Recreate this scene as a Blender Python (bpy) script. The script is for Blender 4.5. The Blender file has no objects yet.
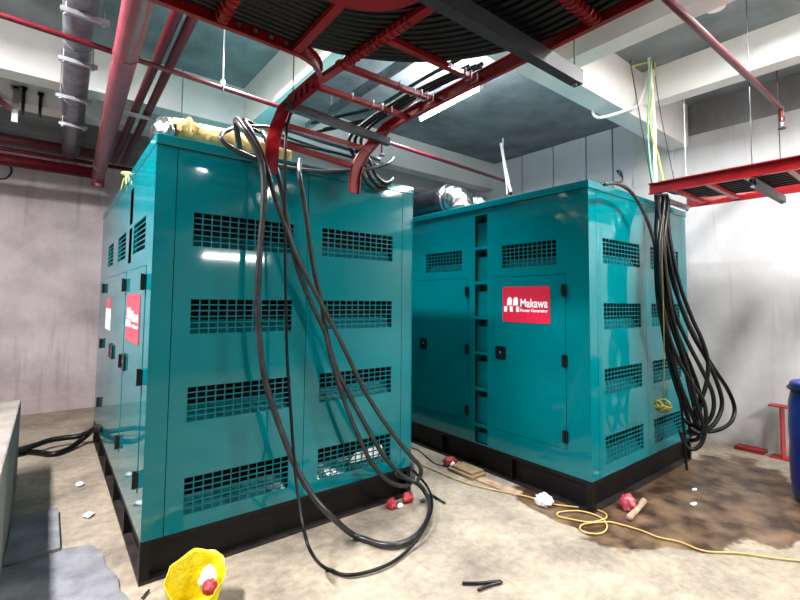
import bpy, bmesh, math, random
from mathutils import Vector, Matrix, noise
random.seed(7)
PATHS = {
 'A1': [(0.973, 3.0, 2.608), (0.896, 2.86, 2.743), (0.909, 2.76, 2.67), (0.974, 2.74, 2.571), (1.029, 2.74, 2.454), (1.048, 2.74, 2.232), (1.035, 2.75, 1.913), (1.034, 2.76, 1.535), (1.08, 2.76, 1.158), (1.133, 2.75, 0.966), (1.189, 2.73, 0.794), (1.274, 2.68, 0.554), (1.367, 2.62, 0.366), (1.465, 2.56, 0.237), (1.677, 2.591, 0.03), (1.781, 2.374, 0.03), (1.938, 2.331, 0.03), (2.147, 2.419, 0.03), (2.345, 2.586, 0.04), (2.448, 2.76, 0.067), (2.333, 2.75, 0.176), (2.171, 2.8, 0.259)],
 'A2': [(1.207, 2.72, 2.835), (1.182, 2.72, 2.727), (1.174, 2.72, 2.511), (1.198, 2.74, 1.924), (1.228, 2.74, 1.276), (1.248, 2.72, 0.957), (1.266, 2.66, 0.531), (1.242, 2.5, 0.293), (1.195, 2.3, 0.222), (1.353, 2.41, 0.02), (1.434, 2.263, 0.02), (1.647, 2.212, 0.02), (1.865, 2.262, 0.02), (2.051, 2.331, 0.06), (2.312, 2.527, 0.07), (2.498, 2.78, 0.08), (2.336, 2.78, 0.259)],
 'A3': [(0.984, 2.95, 2.788), (0.98, 2.8, 2.668), (1.049, 2.76, 2.496), (1.128, 2.74, 2.244), (1.261, 2.74, 1.929), (1.359, 2.74, 1.755), (1.476, 2.74, 1.567), (1.623, 2.74, 1.322), (1.769, 2.74, 1.065), (1.879, 2.73, 0.875), (2.057, 2.72, 0.632), (2.238, 2.7, 0.417), (2.321, 2.69, 0.327), (2.351, 2.7, 0.249), (2.307, 2.72, 0.199), (2.201, 2.75, 0.26), (2.062, 2.76, 0.399), (1.929, 2.77, 0.591), (1.775, 2.77, 0.845), (1.626, 2.78, 1.108), (1.538, 2.79, 1.378), (1.508, 2.8, 1.566), (1.449, 2.8, 1.775), (1.406, 2.8, 1.981), (1.348, 2.79, 2.286), (1.311, 2.8, 2.469), (1.411, 3.0, 2.629)],
 'A4': [(1.113, 2.98, 2.76), (1.085, 2.83, 2.655), (1.149, 2.77, 2.419), (1.243, 2.77, 2.031), (1.276, 2.77, 1.886), (1.338, 2.77, 1.721), (1.455, 2.77, 1.498), (1.519, 2.77, 1.38), (1.57, 2.77, 1.204), (1.676, 2.76, 0.895), (1.776, 2.74, 0.66), (1.886, 2.73, 0.444), (2.034, 2.72, 0.271), (2.207, 2.72, 0.185), (2.354, 2.8, 0.187), (2.392, 2.86, 0.287)],
 'A5': [(2.147, 3.02, 2.786), (1.869, 3.05, 2.819), (1.597, 3.05, 2.83), (1.349, 3.05, 2.847), (1.127, 3.02, 2.812), (0.961, 2.98, 2.757), (0.854, 2.92, 2.685), (0.807, 2.86, 2.617), (0.836, 2.85, 2.576), (0.923, 2.845, 2.543), (1.068, 2.845, 2.514), (1.265, 2.845, 2.505), (1.495, 2.845, 2.524), (1.749, 2.85, 2.578), (1.957, 2.86, 2.643), (2.143, 2.9, 2.731), (2.269, 3.0, 2.824)],
 'A6': [(0.94, 3.02, 2.792), (1.036, 3.0, 2.775), (1.185, 2.98, 2.742), (1.399, 2.98, 2.734), (1.73, 2.97, 2.735), (2.098, 2.95, 2.708)],
 'A7': [(0.983, 2.99, 2.821), (1.084, 3.02, 2.815), (1.201, 3.06, 2.813), (1.389, 3.1, 2.81), (1.703, 3.08, 2.774)],
 'T0': [(2.129, 1.98, 3.161), (1.99, 2.22, 3.086), (1.877, 2.5, 3.011), (1.841, 2.78, 2.958), (1.75, 2.86, 2.843), (1.764, 2.865, 2.747), (1.839, 2.865, 2.645), (1.905, 2.865, 2.532), (2.011, 2.865, 2.478), (2.125, 2.9, 2.528), (2.214, 2.98, 2.601)],
 'T1': [(2.188, 1.98, 3.181), (2.046, 2.22, 3.104), (1.931, 2.5, 3.027), (1.885, 2.78, 2.97), (1.804, 2.86, 2.856), (1.818, 2.865, 2.759), (1.888, 2.865, 2.669), (1.95, 2.865, 2.563), (2.046, 2.865, 2.513), (2.149, 2.9, 2.557), (2.233, 2.98, 2.62)],
 'T2': [(2.248, 1.98, 3.201), (2.103, 2.22, 3.122), (1.987, 2.5, 3.043), (1.93, 2.78, 2.981), (1.859, 2.86, 2.869), (1.873, 2.865, 2.771), (1.939, 2.865, 2.694), (1.996, 2.865, 2.596), (2.081, 2.865, 2.548), (2.173, 2.9, 2.586), (2.252, 2.98, 2.639)],
 'B1': [(3.33, 1.7, 2.517), (3.555, 1.7, 2.556), (3.795, 1.7, 2.521), (4.007, 1.69, 2.361), (4.119, 1.66, 2.107), (4.19, 1.64, 1.718), (4.28, 1.634, 1.369), (4.366, 1.61, 1.018), (4.422, 1.573, 0.757), (4.442, 1.539, 0.52)],
 'B2': [(4.255, 1.688, 2.583), (4.314, 1.688, 2.509), (4.308, 1.651, 2.168), (4.334, 1.612, 1.81), (4.445, 1.556, 1.501), (4.505, 1.466, 1.241), (4.575, 1.38, 1.029), (4.732, 1.334, 0.847), (4.87, 1.328, 0.673), (4.769, 1.33, 0.565), (4.558, 1.366, 0.523), (4.47, 1.435, 0.513), (4.427, 1.503, 0.547)],
 'B3': [(4.288, 1.676, 2.586), (4.325, 1.676, 2.491), (4.298, 1.625, 2.075), (4.37, 1.574, 1.633), (4.444, 1.497, 1.328), (4.49, 1.411, 1.118), (4.551, 1.354, 0.906), (4.582, 1.338, 0.736), (4.496, 1.368, 0.591), (4.419, 1.441, 0.512), (4.383, 1.497, 0.489)],
 'B4': [(4.174, 1.664, 2.565), (4.21, 1.664, 2.472), (4.164, 1.608, 1.976), (4.278, 1.582, 1.545), (4.383, 1.509, 1.244), (4.423, 1.429, 1.036), (4.462, 1.366, 0.83), (4.441, 1.371, 0.666), (4.376, 1.442, 0.536), (4.345, 1.491, 0.521)],
 'B5': [(4.29, 1.652, 2.581), (4.304, 1.651, 2.484), (4.064, 1.607, 2.055), (4.077, 1.592, 1.546), (4.225, 1.57, 1.204), (4.332, 1.491, 0.951), (4.37, 1.411, 0.792), (4.369, 1.393, 0.631), (4.344, 1.411, 0.466), (4.311, 1.461, 0.386), (4.273, 1.514, 0.404), (4.241, 1.545, 0.535)],
 'B6': [(4.242, 1.7, 2.574), (4.244, 1.695, 2.437), (4.104, 1.655, 2.062), (4.144, 1.64, 1.631), (4.258, 1.636, 1.283), (4.361, 1.61, 0.931), (4.389, 1.593, 0.757), (4.404, 1.573, 0.501), (4.4, 1.562, 0.249), (4.401, 1.557, 0.166)],
 'B7': [(4.403, 1.687, 2.597), (4.362, 1.683, 2.451), (4.128, 1.628, 1.889), (4.284, 1.618, 1.457), (4.404, 1.566, 1.107), (4.43, 1.527, 0.85), (4.444, 1.484, 0.6), (4.441, 1.472, 0.459), (4.4, 1.527, 0.419)],
 'B8': [(4.309, 1.676, 2.589), (4.252, 1.673, 2.453), (4.055, 1.621, 1.97), (4.153, 1.615, 1.46), (4.259, 1.6, 1.114), (4.357, 1.549, 0.812), (4.39, 1.503, 0.646), (4.403, 1.472, 0.541), (4.368, 1.515, 0.47)],
 'B9': [(4.397, 1.66, 2.581), (4.382, 1.657, 2.468), (4.328, 1.611, 2.121), (4.355, 1.557, 1.765), (4.415, 1.491, 1.477), (4.443, 1.429, 1.29), (4.455, 1.393, 1.105), (4.43, 1.405, 0.912), (4.394, 1.442, 0.767), (4.366, 1.479, 0.697)],
 'B10': [(4.348, 1.649, 2.59), (4.374, 1.645, 2.483), (4.18, 1.611, 2.108), (4.184, 1.584, 1.631), (4.281, 1.55, 1.288), (4.328, 1.503, 1.035), (4.345, 1.454, 0.788), (4.354, 1.411, 0.588), (4.338, 1.43, 0.52), (4.304, 1.491, 0.553)],
 'B11': [(4.328, 1.7, 2.596), (4.319, 1.699, 2.484), (4.154, 1.665, 2.155), (4.089, 1.64, 1.716), (4.19, 1.64, 1.372), (4.292, 1.63, 1.065), (4.383, 1.598, 0.801), (4.437, 1.551, 0.604), (4.441, 1.539, 0.503), (4.403, 1.573, 0.476)],
 'B12': [(4.423, 1.686, 2.6), (4.313, 1.681, 2.426), (4.184, 1.628, 1.804), (4.356, 1.598, 1.369), (4.453, 1.515, 1.022), (4.472, 1.466, 0.812), (4.455, 1.472, 0.643), (4.419, 1.515, 0.554), (4.376, 1.561, 0.594)],
 'rope': [(4.035, 1.55, 2.344), (3.979, 1.55, 2.044), (3.975, 1.55, 1.63), (3.973, 1.55, 1.262), (3.949, 1.55, 0.837)],
 'knot': [(3.926, 1.55, 0.776)],
 'H1': [(-0.9, 5.7, 0.05), (-0.145, 5.923, 0.08), (0.084, 6.034, 0.1), (0.324, 6.03, 0.1), (0.438, 5.9, 0.175), (0.5, 5.3, 0.321), (0.541, 4.9, 0.378)],
 'H2': [(-0.8, 6.15, 0.03), (-0.145, 6.001, 0.03), (0.087, 5.756, 0.02), (0.209, 5.814, 0.02), (0.384, 5.986, 0.1), (0.448, 5.7, 0.25), (0.474, 5.2, 0.339)],
 'yrope': [(2.921, 3.687, 0.012), (2.929, 3.234, 0.012), (2.959, 2.746, 0.012), (3.143, 2.309, 0.012), (3.193, 2.091, 0.012), (3.338, 1.896, 0.012), (3.386, 1.778, 0.012), (3.311, 1.717, 0.012), (3.158, 1.757, 0.012), (3.083, 1.87, 0.012), (3.053, 1.95, 0.012), (3.122, 1.977, 0.012), (3.26, 1.893, 0.012), (3.29, 1.752, 0.012), (3.201, 1.653, 0.012), (3.077, 1.626, 0.012), (2.999, 1.685, 0.012), (3.006, 1.747, 0.012), (3.096, 1.768, 0.012), (3.246, 1.691, 0.012), (3.29, 1.64, 0.012), (3.332, 1.484, 0.012), (3.333, 1.367, 0.012), (3.383, 1.25, 0.012), (3.392, 1.108, 0.012), (3.546, 0.963, 0.012), (3.655, 0.811, 0.012), (3.8, 0.647, 0.012)],
 'thinwire': [(3.147, 3.884, 0.01), (3.176, 3.698, 0.01), (3.099, 3.452, 0.01), (3.051, 3.281, 0.01), (3.108, 3.172, 0.01)],
 'stick': [(2.546, 2.809, 0.01), (2.531, 2.615, 0.01)],
 'cut1': [(1.906, 1.829, 0.012), (1.978, 1.774, 0.012), (2.092, 1.71, 0.012)],
 'cut2': [(1.932, 1.733, 0.012), (2.018, 1.721, 0.012), (2.094, 1.698, 0.012)],
 'cut3': [(0.458, 2.772, 0.012), (0.499, 2.823, 0.012)],
 'bag': [(0.649, 2.571, -0.0)],
 'rag1': [(2.21, 2.952, 0.0)],
 'ragB': [(3.221, 3.189, 0.0)],
 'card': [(3.171, 2.969, 0.0)],
 'white': [(3.251, 2.193, 0.0)],
 'pink': [(3.564, 1.846, 0.0)],
 'sticka': [(3.393, 1.806, 0.0)],
 'stickb': [(3.81, 1.82, 0.0)],
 'slab1': [(-0.132, 4.263, 0.03), (0.123, 4.244, 0.03), (0.124, 3.571, 0.03), (-0.143, 3.561, 0.03)],
 'slab2': [(-0.189, 3.535, 0.03), (0.119, 3.603, 0.03), (0.266, 3.55, 0.03), (0.332, 3.371, 0.03), (0.403, 2.702, 0.03), (-0.179, 2.859, 0.03)],
 'ringA': [(0.46, 4.256, 2.558)],
 'wallloop': [(-0.624, 7.985, 3.409), (-0.533, 7.985, 3.414), (-0.48, 7.985, 3.355), (-0.477, 7.985, 3.287), (-0.524, 7.985, 3.209), (-0.613, 7.985, 3.179)],
 'cond1': [(4.446, 3.6, 3.624), (4.505, 3.6, 3.415), (4.584, 3.6, 3.17), (4.644, 3.6, 3.023)],
 'cond2': [(4.486, 3.6, 3.698), (4.51, 3.62, 3.421), (4.569, 3.62, 3.171), (4.588, 3.62, 2.978)],
 'hook': [(4.999, 1.98, 4.299), (4.812, 1.98, 3.951), (4.684, 2.0, 3.664), (4.547, 2.02, 3.569), (4.135, 2.1, 3.392), (4.155, 2.2, 3.44), (4.267, 2.28, 3.548), (4.272, 2.24, 3.567), (4.572, 2.1, 3.646)],
 'vp': [(4.678, 1.9, 4.147), (4.71, 1.9, 3.865), (4.759, 1.9, 3.463), (4.761, 1.9, 3.05), (4.667, 1.86, 2.719)],
 'vp2': [(4.368, 1.95, 3.976), (4.386, 1.9, 3.562), (4.491, 1.88, 3.138), (4.599, 1.86, 2.708)],
 'green': [(4.674, 1.88, 4.105), (4.604, 1.88, 3.619), (4.566, 1.88, 3.305), (4.547, 1.86, 2.996), (4.572, 1.84, 2.7)],
 'yellow': [(4.432, 1.98, 3.94), (4.82, 1.95, 4.113), (4.813, 1.9, 4.047), (4.644, 1.88, 3.528), (4.605, 1.86, 3.258), (4.733, 1.86, 3.085), (4.808, 1.84, 2.789)],
 'thinc': [(4.768, 1.9, 4.095), (4.91, 1.9, 3.609), (5.088, 1.9, 3.225), (5.171, 1.88, 2.913)],
 'panelwire': [(6.22, 3.234, 3.339), (6.22, 3.045, 3.315), (6.22, 2.918, 3.303), (6.22, 2.93, 3.433), (6.22, 2.985, 3.46), (6.22, 2.904, 3.343)],
 'strutA': [(1.173, 2.74, 2.886), (1.994, 2.74, 2.796)],
 'dh0': [(-0.012, 3.351, 3.36), (0.223, 3.337, 3.36)],
 'dh1': [(-0.011, 4.06, 3.36), (0.208, 4.045, 3.36)],
 'dh2': [(-0.02, 4.807, 3.36), (0.217, 4.839, 3.36)],
 'dh3': [(0.013, 5.565, 3.36), (0.23, 5.622, 3.36)],
 'clampP45': [(0.63, 5.112, 3.44), (1.038, 5.108, 3.44)],
}

sc = bpy.context.scene
COL = sc.collection
V = Vector

# ------------------------------------------------------------ materials
def lin(c):
    return tuple(((x/255)/12.92 if x/255 <= .04045 else (((x/255)+.055)/1.055)**2.4) for x in c) + (1,)

def mat(name, rgb, rough=.5, metal=0, coat=0, noise_amt=0, noise_scale=3, rgb2=None, bump=0, bump_scale=40, emit=None, spec=.5, stretch=None, coat_rough=.1, detail=6, contrast=(.35,.65), sheen=0):
    m = bpy.data.materials.new(name); m.use_nodes = True
    nt = m.node_tree; b = nt.nodes['Principled BSDF']
    b.inputs['Base Color'].default_value = lin(rgb)
    b.inputs['Roughness'].default_value = rough
    b.inputs['Metallic'].default_value = metal
    b.inputs['Specular IOR Level'].default_value = spec
    b.inputs['Coat Weight'].default_value = coat
    b.inputs['Coat Roughness'].default_value = coat_rough
    if emit:
        b.inputs['Emission Color'].default_value = lin(emit[0]); b.inputs['Emission Strength'].default_value = emit[1]
    if rgb2 or bump:
        tc = nt.nodes.new('ShaderNodeTexCoord'); mp = nt.nodes.new('ShaderNodeMapping')
        geo = nt.nodes.new('ShaderNodeNewGeometry')
        nt.links.new(geo.outputs['Position'], mp.inputs['Vector'])
        if stretch: mp.inputs['Scale'].default_value = stretch
    if rgb2:
        n = nt.nodes.new('ShaderNodeTexNoise'); n.inputs['Scale'].default_value = noise_scale; n.inputs['Detail'].default_value = detail
        n.inputs['Roughness'].default_value = .6
        r = nt.nodes.new('ShaderNodeValToRGB'); r.color_ramp.elements[0].position = contrast[0]; r.color_ramp.elements[1].position = contrast[1]
        r.color_ramp.elements[0].color = lin(rgb); r.color_ramp.elements[1].color = lin(rgb2)
        nt.links.new(mp.outputs[0], n.inputs['Vector']); nt.links.new(n.outputs['Fac'], r.inputs[0]); nt.links.new(r.outputs[0], b.inputs['Base Color'])
    if bump:
        n2 = nt.nodes.new('ShaderNodeTexNoise'); n2.inputs['Scale'].default_value = bump_scale; n2.inputs['Detail'].default_value = 4
        bp = nt.nodes.new('ShaderNodeBump'); bp.inputs['Strength'].default_value = bump; bp.inputs['Distance'].default_value = .02
        nt.links.new(mp.outputs[0], n2.inputs['Vector']); nt.links.new(n2.outputs['Fac'], bp.inputs['Height']); nt.links.new(bp.outputs[0], b.inputs['Normal'])
    return m

M = {}
M['teal'] = mat('teal_paint', (0,102,110), .5, 0, .9, rgb2=(0,108,116), noise_scale=1.5, bump=.03, bump_scale=5, coat_rough=.06, spec=.0)
M['teal_in'] = mat('teal_mesh_paint', (0,96,104), .45, 0, .15, spec=.15)
M['dark'] = mat('dark_interior', (6,9,11), .7, spec=.2)
M['skid'] = mat('black_skid_paint', (6,5,6), .5, spec=.25, rgb2=(12,11,11), noise_scale=6)
M['flange'] = mat('dusty_black_flange', (20,18,18), .5, rgb2=(44,38,36), noise_scale=9)
M['black'] = mat('black_plastic', (8,8,9), .35)
M['rubber'] = mat('black_rubber_cable', (5,5,6), .42, spec=.25, rgb2=(12,12,13), noise_scale=15)
M['rubber_dust'] = mat('dusty_rubber_cable', (18,18,20), .38, rgb2=(46,44,46), noise_scale=11)
M['red_tray'] = mat('red_tray_paint', (116,10,18), .38, coat=.2, spec=.25, rgb2=(132,16,24), noise_scale=6)
M['red_pipe'] = mat('red_pipe_paint', (88,8,22), .42, coat=.1, spec=.25, rgb2=(68,10,22), noise_scale=14, bump=.1, bump_scale=90)
M['pipe_dull'] = mat('dull_red_pipe_paint', (118,50,60), .4, coat=.2, rgb2=(98,36,46), noise_scale=12, bump=.15, bump_scale=90)
M['strut'] = mat('dark_grey_steel', (58,60,64), .5, metal=.3, rgb2=(46,48,52), noise_scale=8)
M['zinc'] = mat('galvanised_steel', (180,182,186), .35, metal=.8, rgb2=(140,142,148), noise_scale=10)
M['foil'] = mat('silver_foil', (140,142,144), .3, metal=1, bump=1, bump_scale=22)
M['blackwrap'] = mat('black_wrap', (22,23,26), .3, bump=1, bump_scale=14)
M['cream'] = mat('cream_canvas', (200,172,112), .85, rgb2=(166,134,78), noise_scale=9, bump=.8, bump_scale=22)
M['white'] = mat('white_plastic', (235,236,232), .4)
M['paper'] = mat('white_paper', (240,240,240), .6)
M['green'] = mat('green_cable_sheath', (120,190,150), .5)
M['yellowc'] = mat('yellow_cable_sheath', (226,214,110), .5)
M['lime'] = mat('lime_paint', (178,200,110), .5)
M['sign_red'] = mat('sign_red', (205,22,58), .35, coat=.6)
M['sign_white'] = mat('sign_white', (250,250,250), .4)
M['yellow_bag'] = mat('yellow_plastic', (216,200,20), .4, rgb2=(200,178,10), noise_scale=8, bump=.6, bump_scale=25)
M['pink'] = mat('pink_red_cloth', (170,52,74), .75, rgb2=(225,130,140), noise_scale=22, contrast=(.5,.62), bump=.5)
M['red_cloth'] = mat('red_cloth', (150,30,44), .6, rgb2=(200,80,84), noise_scale=30, contrast=(.5,.6), bump=.5)
M['rust_cloth'] = mat('rust_red_wrapper', (150,52,40), .6, rgb2=(110,34,30), noise_scale=30)
M['white_cloth'] = mat('white_cloth', (226,228,232), .75, bump=.4)
M['card'] = mat('brown_cardboard', (150,128,92), .85, rgb2=(120,98,70), noise_scale=12)
M['wood'] = mat('raw_wood', (186,160,136), .8, rgb2=(150,120,98), noise_scale=14)
M['olive'] = mat('olive_yellow_rope', (92,90,34), .75)
M['yrope'] = mat('yellow_cord_sheath', (188,158,92), .6)
M['barrel'] = mat('blue_plastic', (26,44,128), .32, rgb2=(20,34,104), noise_scale=3)
M['rustred'] = mat('red_primer_steel', (166,40,40), .5, rgb2=(140,30,34), noise_scale=8)
M['slab'] = mat('grey_cement_board', (122,124,128), .85, rgb2=(92,94,98), noise_scale=6, bump=.4, bump_scale=20)
M['plinth'] = mat('plinth_concrete', (140,134,126), .85, rgb2=(104,100,94), noise_scale=2.2, bump=.3)
M['lampbody'] = mat('lamp_body_white', (230,230,230), .4)
M['tube'] = mat('lamp_tube', (255,255,255), .3, emit=((226,238,255), 30))
M['duct'] = mat('galvanised_duct', (128,130,137), .35, metal=.7, rgb2=(88,90,97), noise_scale=7, bump=.2, bump_scale=16)
M['beam'] = mat('white_painted_concrete', (232,230,226), .6, rgb2=(214,214,211), noise_scale=1.4, bump=.1)
M['ceiling'] = mat('bare_ceiling_concrete', (138,145,147), .85, rgb2=(88,96,99), noise_scale=1.8, bump=.3, bump_scale=10, contrast=(.3,.7))
M['wall_white'] = mat('white_wall_paint', (236,236,236), .7, rgb2=(222,222,224), noise_scale=1.2, bump=.15, bump_scale=12)
M['wall_dim'] = mat('bare_wall_concrete', (112,110,108), .85, rgb2=(92,90,88), noise_scale=1.5)
M['upper'] = mat('shaded_upper_wall', (150,148,148), .8, rgb2=(120,119,120), noise_scale=2, stretch=(1,1,.5))  # darker wall grey, with the shade below the ceiling put into the colour

def wall_back_mat():
    m = mat('stained_wall_plaster', (204,194,197), .85, rgb2=(150,138,142), noise_scale=1.3, bump=.3, bump_scale=14, detail=10, contrast=(.4,.75))
    nt = m.node_tree; b = nt.nodes['Principled BSDF']
    ramp = [n for n in nt.nodes if n.type == 'VALTORGB'][0]
    geo = [n for n in nt.nodes if n.type == 'NEW_GEOMETRY'][0]
    # rising damp band near the floor and vertical drip streaks
    sep = nt.nodes.new('ShaderNodeSeparateXYZ'); nt.links.new(geo.outputs['Position'], sep.inputs[0])
    n = nt.nodes.new('ShaderNodeTexNoise'); n.inputs['Scale'].default_value = 2.5; n.inputs['Detail'].default_value = 8
    nt.links.new(geo.outputs['Position'], n.inputs['Vector'])
    ma = nt.nodes.new('ShaderNodeMath'); ma.operation = 'MULTIPLY_ADD'; ma.inputs[1].default_value = -1.3; ma.inputs[2].default_value = .72
    nt.links.new(sep.outputs['Z'], ma.inputs[0])
    ad = nt.nodes.new('ShaderNodeMath'); ad.operation = 'MULTIPLY'; ad.use_clamp = True
    nt.links.new(ma.outputs[0], ad.inputs[0]); nt.links.new(n.outputs['Fac'], ad.inputs[1])
    n3 = nt.nodes.new('ShaderNodeTexNoise'); n3.inputs['Scale'].default_value = 3; n3.inputs['Detail'].default_value = 6
    mp = nt.nodes.new('ShaderNodeMapping'); mp.inputs['Scale'].default_value = (3,3,.25)
    nt.links.new(geo.outputs['Position'], mp.inputs[0]); nt.links.new(mp.outputs[0], n3.inputs['Vector'])
    r3 = nt.nodes.new('ShaderNodeValToRGB'); r3.color_ramp.elements[0].position = .55; r3.color_ramp.elements[1].position = .72
    r3.color_ramp.elements[1].color = (.35,.35,.35,1)
    nt.links.new(n3.outputs['Fac'], r3.inputs[0])
    mx = nt.nodes.new('ShaderNodeMix'); mx.data_type = 'RGBA'; mx.inputs['B'].default_value = lin((150,124,100))
    nt.links.new(ad.outputs[0], mx.inputs['Factor']); nt.links.new(ramp.outputs[0], mx.inputs['A'])
    mx2 = nt.nodes.new('ShaderNodeMix'); mx2.data_type = 'RGBA'; mx2.inputs['B'].default_value = lin((120,104,104))
    nt.links.new(r3.outputs[0], mx2.inputs['Factor']); nt.links.new(mx.outputs['Result'], mx2.inputs['A'])
    nt.links.new(mx2.outputs['Result'], b.inputs['Base Color'])
    return m
M['wall_back'] = wall_back_mat()

def right_wall_mat():
    m = mat('right_wall_plaster', (226,226,228), .75, rgb2=(206,204,205), noise_scale=1.6, bump=.12, bump_scale=12)
    nt = m.node_tree; b = nt.nodes['Principled BSDF']
    ramp = [n for n in nt.nodes if n.type == 'VALTORGB'][0]
    geo = [n for n in nt.nodes if n.type == 'NEW_GEOMETRY'][0]
    sep = nt.nodes.new('ShaderNodeSeparateXYZ'); nt.links.new(geo.outputs['Position'], sep.inputs[0])
    n = nt.nodes.new('ShaderNodeTexNoise'); n.inputs['Scale'].default_value = 6; n.inputs['Detail'].default_value = 10
    nt.links.new(geo.outputs['Position'], n.inputs['Vector'])
    ma = nt.nodes.new('ShaderNodeMath'); ma.operation = 'MULTIPLY_ADD'; ma.inputs[1].default_value = -1.9; ma.inputs[2].default_value = .95
    nt.links.new(sep.outputs['Z'], ma.inputs[0])
    ad = nt.nodes.new('ShaderNodeMath'); ad.operation = 'MULTIPLY'; ad.use_clamp = True
    nt.links.new(ma.outputs[0], ad.inputs[0]); nt.links.new(n.outputs['Fac'], ad.inputs[1])
    mx = nt.nodes.new('ShaderNodeMix'); mx.data_type = 'RGBA'; mx.inputs['B'].default_value = lin((96,78,62))
    nt.links.new(ad.outputs[0], mx.inputs['Factor']); nt.links.new(ramp.outputs[0], mx.inputs['A'])
    n3 = nt.nodes.new('ShaderNodeTexNoise'); n3.inputs['Scale'].default_value = 3; n3.inputs['Detail'].default_value = 8
    mp = nt.nodes.new('ShaderNodeMapping'); mp.inputs['Scale'].default_value = (4,4,.2)
    nt.links.new(geo.outputs['Position'], mp.inputs[0]); nt.links.new(mp.outputs[0], n3.inputs['Vector'])
    r3 = nt.nodes.new('ShaderNodeValToRGB'); r3.color_ramp.elements[0].position = .58; r3.color_ramp.elements[1].position = .75
    r3.color_ramp.elements[1].color = (.5,.5,.5,1)
    nt.links.new(n3.outputs['Fac'], r3.inputs[0])
    mx2 = nt.nodes.new('ShaderNodeMix'); mx2.data_type = 'RGBA'; mx2.inputs['B'].default_value = lin((176,168,160))
    nt.links.new(r3.outputs[0], mx2.inputs['Factor']); nt.links.new(mx.outputs['Result'], mx2.inputs['A'])
    nt.links.new(mx2.outputs['Result'], b.inputs['Base Color'])
    return m
M['right_wall'] = right_wall_mat()

def floor_mat():
    m = mat('concrete_floor', (172,160,140), .62, rgb2=(118,109,98), noise_scale=1.7, bump=.25, bump_scale=9, detail=10, contrast=(.38,.68))
    nt = m.node_tree; b = nt.nodes['Principled BSDF']
    ramp = [n for n in nt.nodes if n.type == 'VALTORGB'][0]
    geo = [n for n in nt.nodes if n.type == 'NEW_GEOMETRY'][0]
    fine = nt.nodes.new('ShaderNodeTexNoise'); fine.inputs['Scale'].default_value = 16; fine.inputs['Detail'].default_value = 8; fine.inputs['Roughness'].default_value = .7
    nt.links.new(geo.outputs['Position'], fine.inputs['Vector'])
    fr = nt.nodes.new('ShaderNodeValToRGB'); fr.color_ramp.elements[0].position = .4; fr.color_ramp.elements[1].position = .62
    fr.color_ramp.elements[0].color = (.62,.61,.6,1); fr.color_ramp.elements[1].color = (1,1,1,1)
    nt.links.new(fine.outputs['Fac'], fr.inputs[0])
    mul = nt.nodes.new('ShaderNodeMix'); mul.data_type = 'RGBA'; mul.blend_type = 'MULTIPLY'; mul.inputs['Factor'].default_value = .75
    nt.links.new(ramp.outputs[0], mul.inputs['A']); nt.links.new(fr.outputs[0], mul.inputs['B'])
    # damp brown patch around the right-hand set: blobs with ragged noise edge
    warp = nt.nodes.new('ShaderNodeTexNoise'); warp.inputs['Scale'].default_value = 2.2; warp.inputs['Detail'].default_value = 9; warp.inputs['Roughness'].default_value = .6
    nt.links.new(geo.outputs['Position'], warp.inputs['Vector'])
    def blob(cx, cy, sx, sy, rot, amp, off):
        mp = nt.nodes.new('ShaderNodeMapping'); mp.vector_type = 'TEXTURE'
        mp.inputs['Location'].default_value = (cx,cy,0); mp.inputs['Rotation'].default_value = (0,0,rot); mp.inputs['Scale'].default_value = (sx,sy,1)
        nt.links.new(geo.outputs['Position'], mp.inputs[0])
        ln = nt.nodes.new('ShaderNodeVectorMath'); ln.operation = 'LENGTH'; nt.links.new(mp.outputs[0], ln.inputs[0])
        a = nt.nodes.new('ShaderNodeMath'); a.operation = 'MULTIPLY_ADD'; a.inputs[1].default_value = amp; a.inputs[2].default_value = off
        nt.links.new(warp.outputs['Fac'], a.inputs[0])
        s = nt.nodes.new('ShaderNodeMath'); s.operation = 'ADD'; nt.links.new(ln.outputs['Value'], s.inputs[0]); nt.links.new(a.outputs[0], s.inputs[1])
        mr = nt.nodes.new('ShaderNodeMapRange'); mr.inputs['From Min'].default_value = .96; mr.inputs['From Max'].default_value = 1.04
        mr.inputs['To Min'].default_value = 1; mr.inputs['To Max'].default_value = 0
        nt.links.new(s.outputs[0], mr.inputs['Value']); return mr.outputs[0]
    def mx_max(a, c):
        n = nt.nodes.new('ShaderNodeMath'); n.operation = 'MAXIMUM'; nt.links.new(a, n.inputs[0]); nt.links.new(c, n.inputs[1]); return n.outputs[0]
    w1 = blob(4.35,1.5,1.35,.52,0,1.2,-.6); w2 = blob(3.22,2.0,.22,.48,0,.8,-.4); w3 = blob(4.5,.95,.8,.40,-.15,1.6,-.8)
    wet = mx_max(mx_max(w1, w2), w3)
    st = nt.nodes.new('ShaderNodeTexNoise'); st.inputs['Scale'].default_value = 5; st.inputs['Detail'].default_value = 8; nt.links.new(geo.outputs['Position'], st.inputs['Vector'])
    sr = nt.nodes.new('ShaderNodeValToRGB'); sr.color_ramp.elements[0].position = .38; sr.color_ramp.elements[1].position = .66
    sr.color_ramp.elements[0].color = lin((54,39,29)); sr.color_ramp.elements[1].color = lin((116,93,72))
    nt.links.new(st.outputs['Fac'], sr.inputs[0])
    mx = nt.nodes.new('ShaderNodeMix'); mx.data_type = 'RGBA'
    nt.links.new(wet, mx.inputs['Factor']); nt.links.new(mul.outputs['Result'], mx.inputs['A']); nt.links.new(sr.outputs[0], mx.inputs['B'])
    # dusty pink-brown floor on the far left aisle
    nt.links.new(mx.outputs['Result'], b.inputs['Base Color'])
    mr = nt.nodes.new('ShaderNodeMapRange'); mr.inputs['To Min'].default_value = .62; mr.inputs['To Max'].default_value = .3
    nt.links.new(wet, mr.inputs['Value']); nt.links.new(mr.outputs[0], b.inputs['Roughness'])
    return m
M['floor'] = floor_mat()

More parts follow.
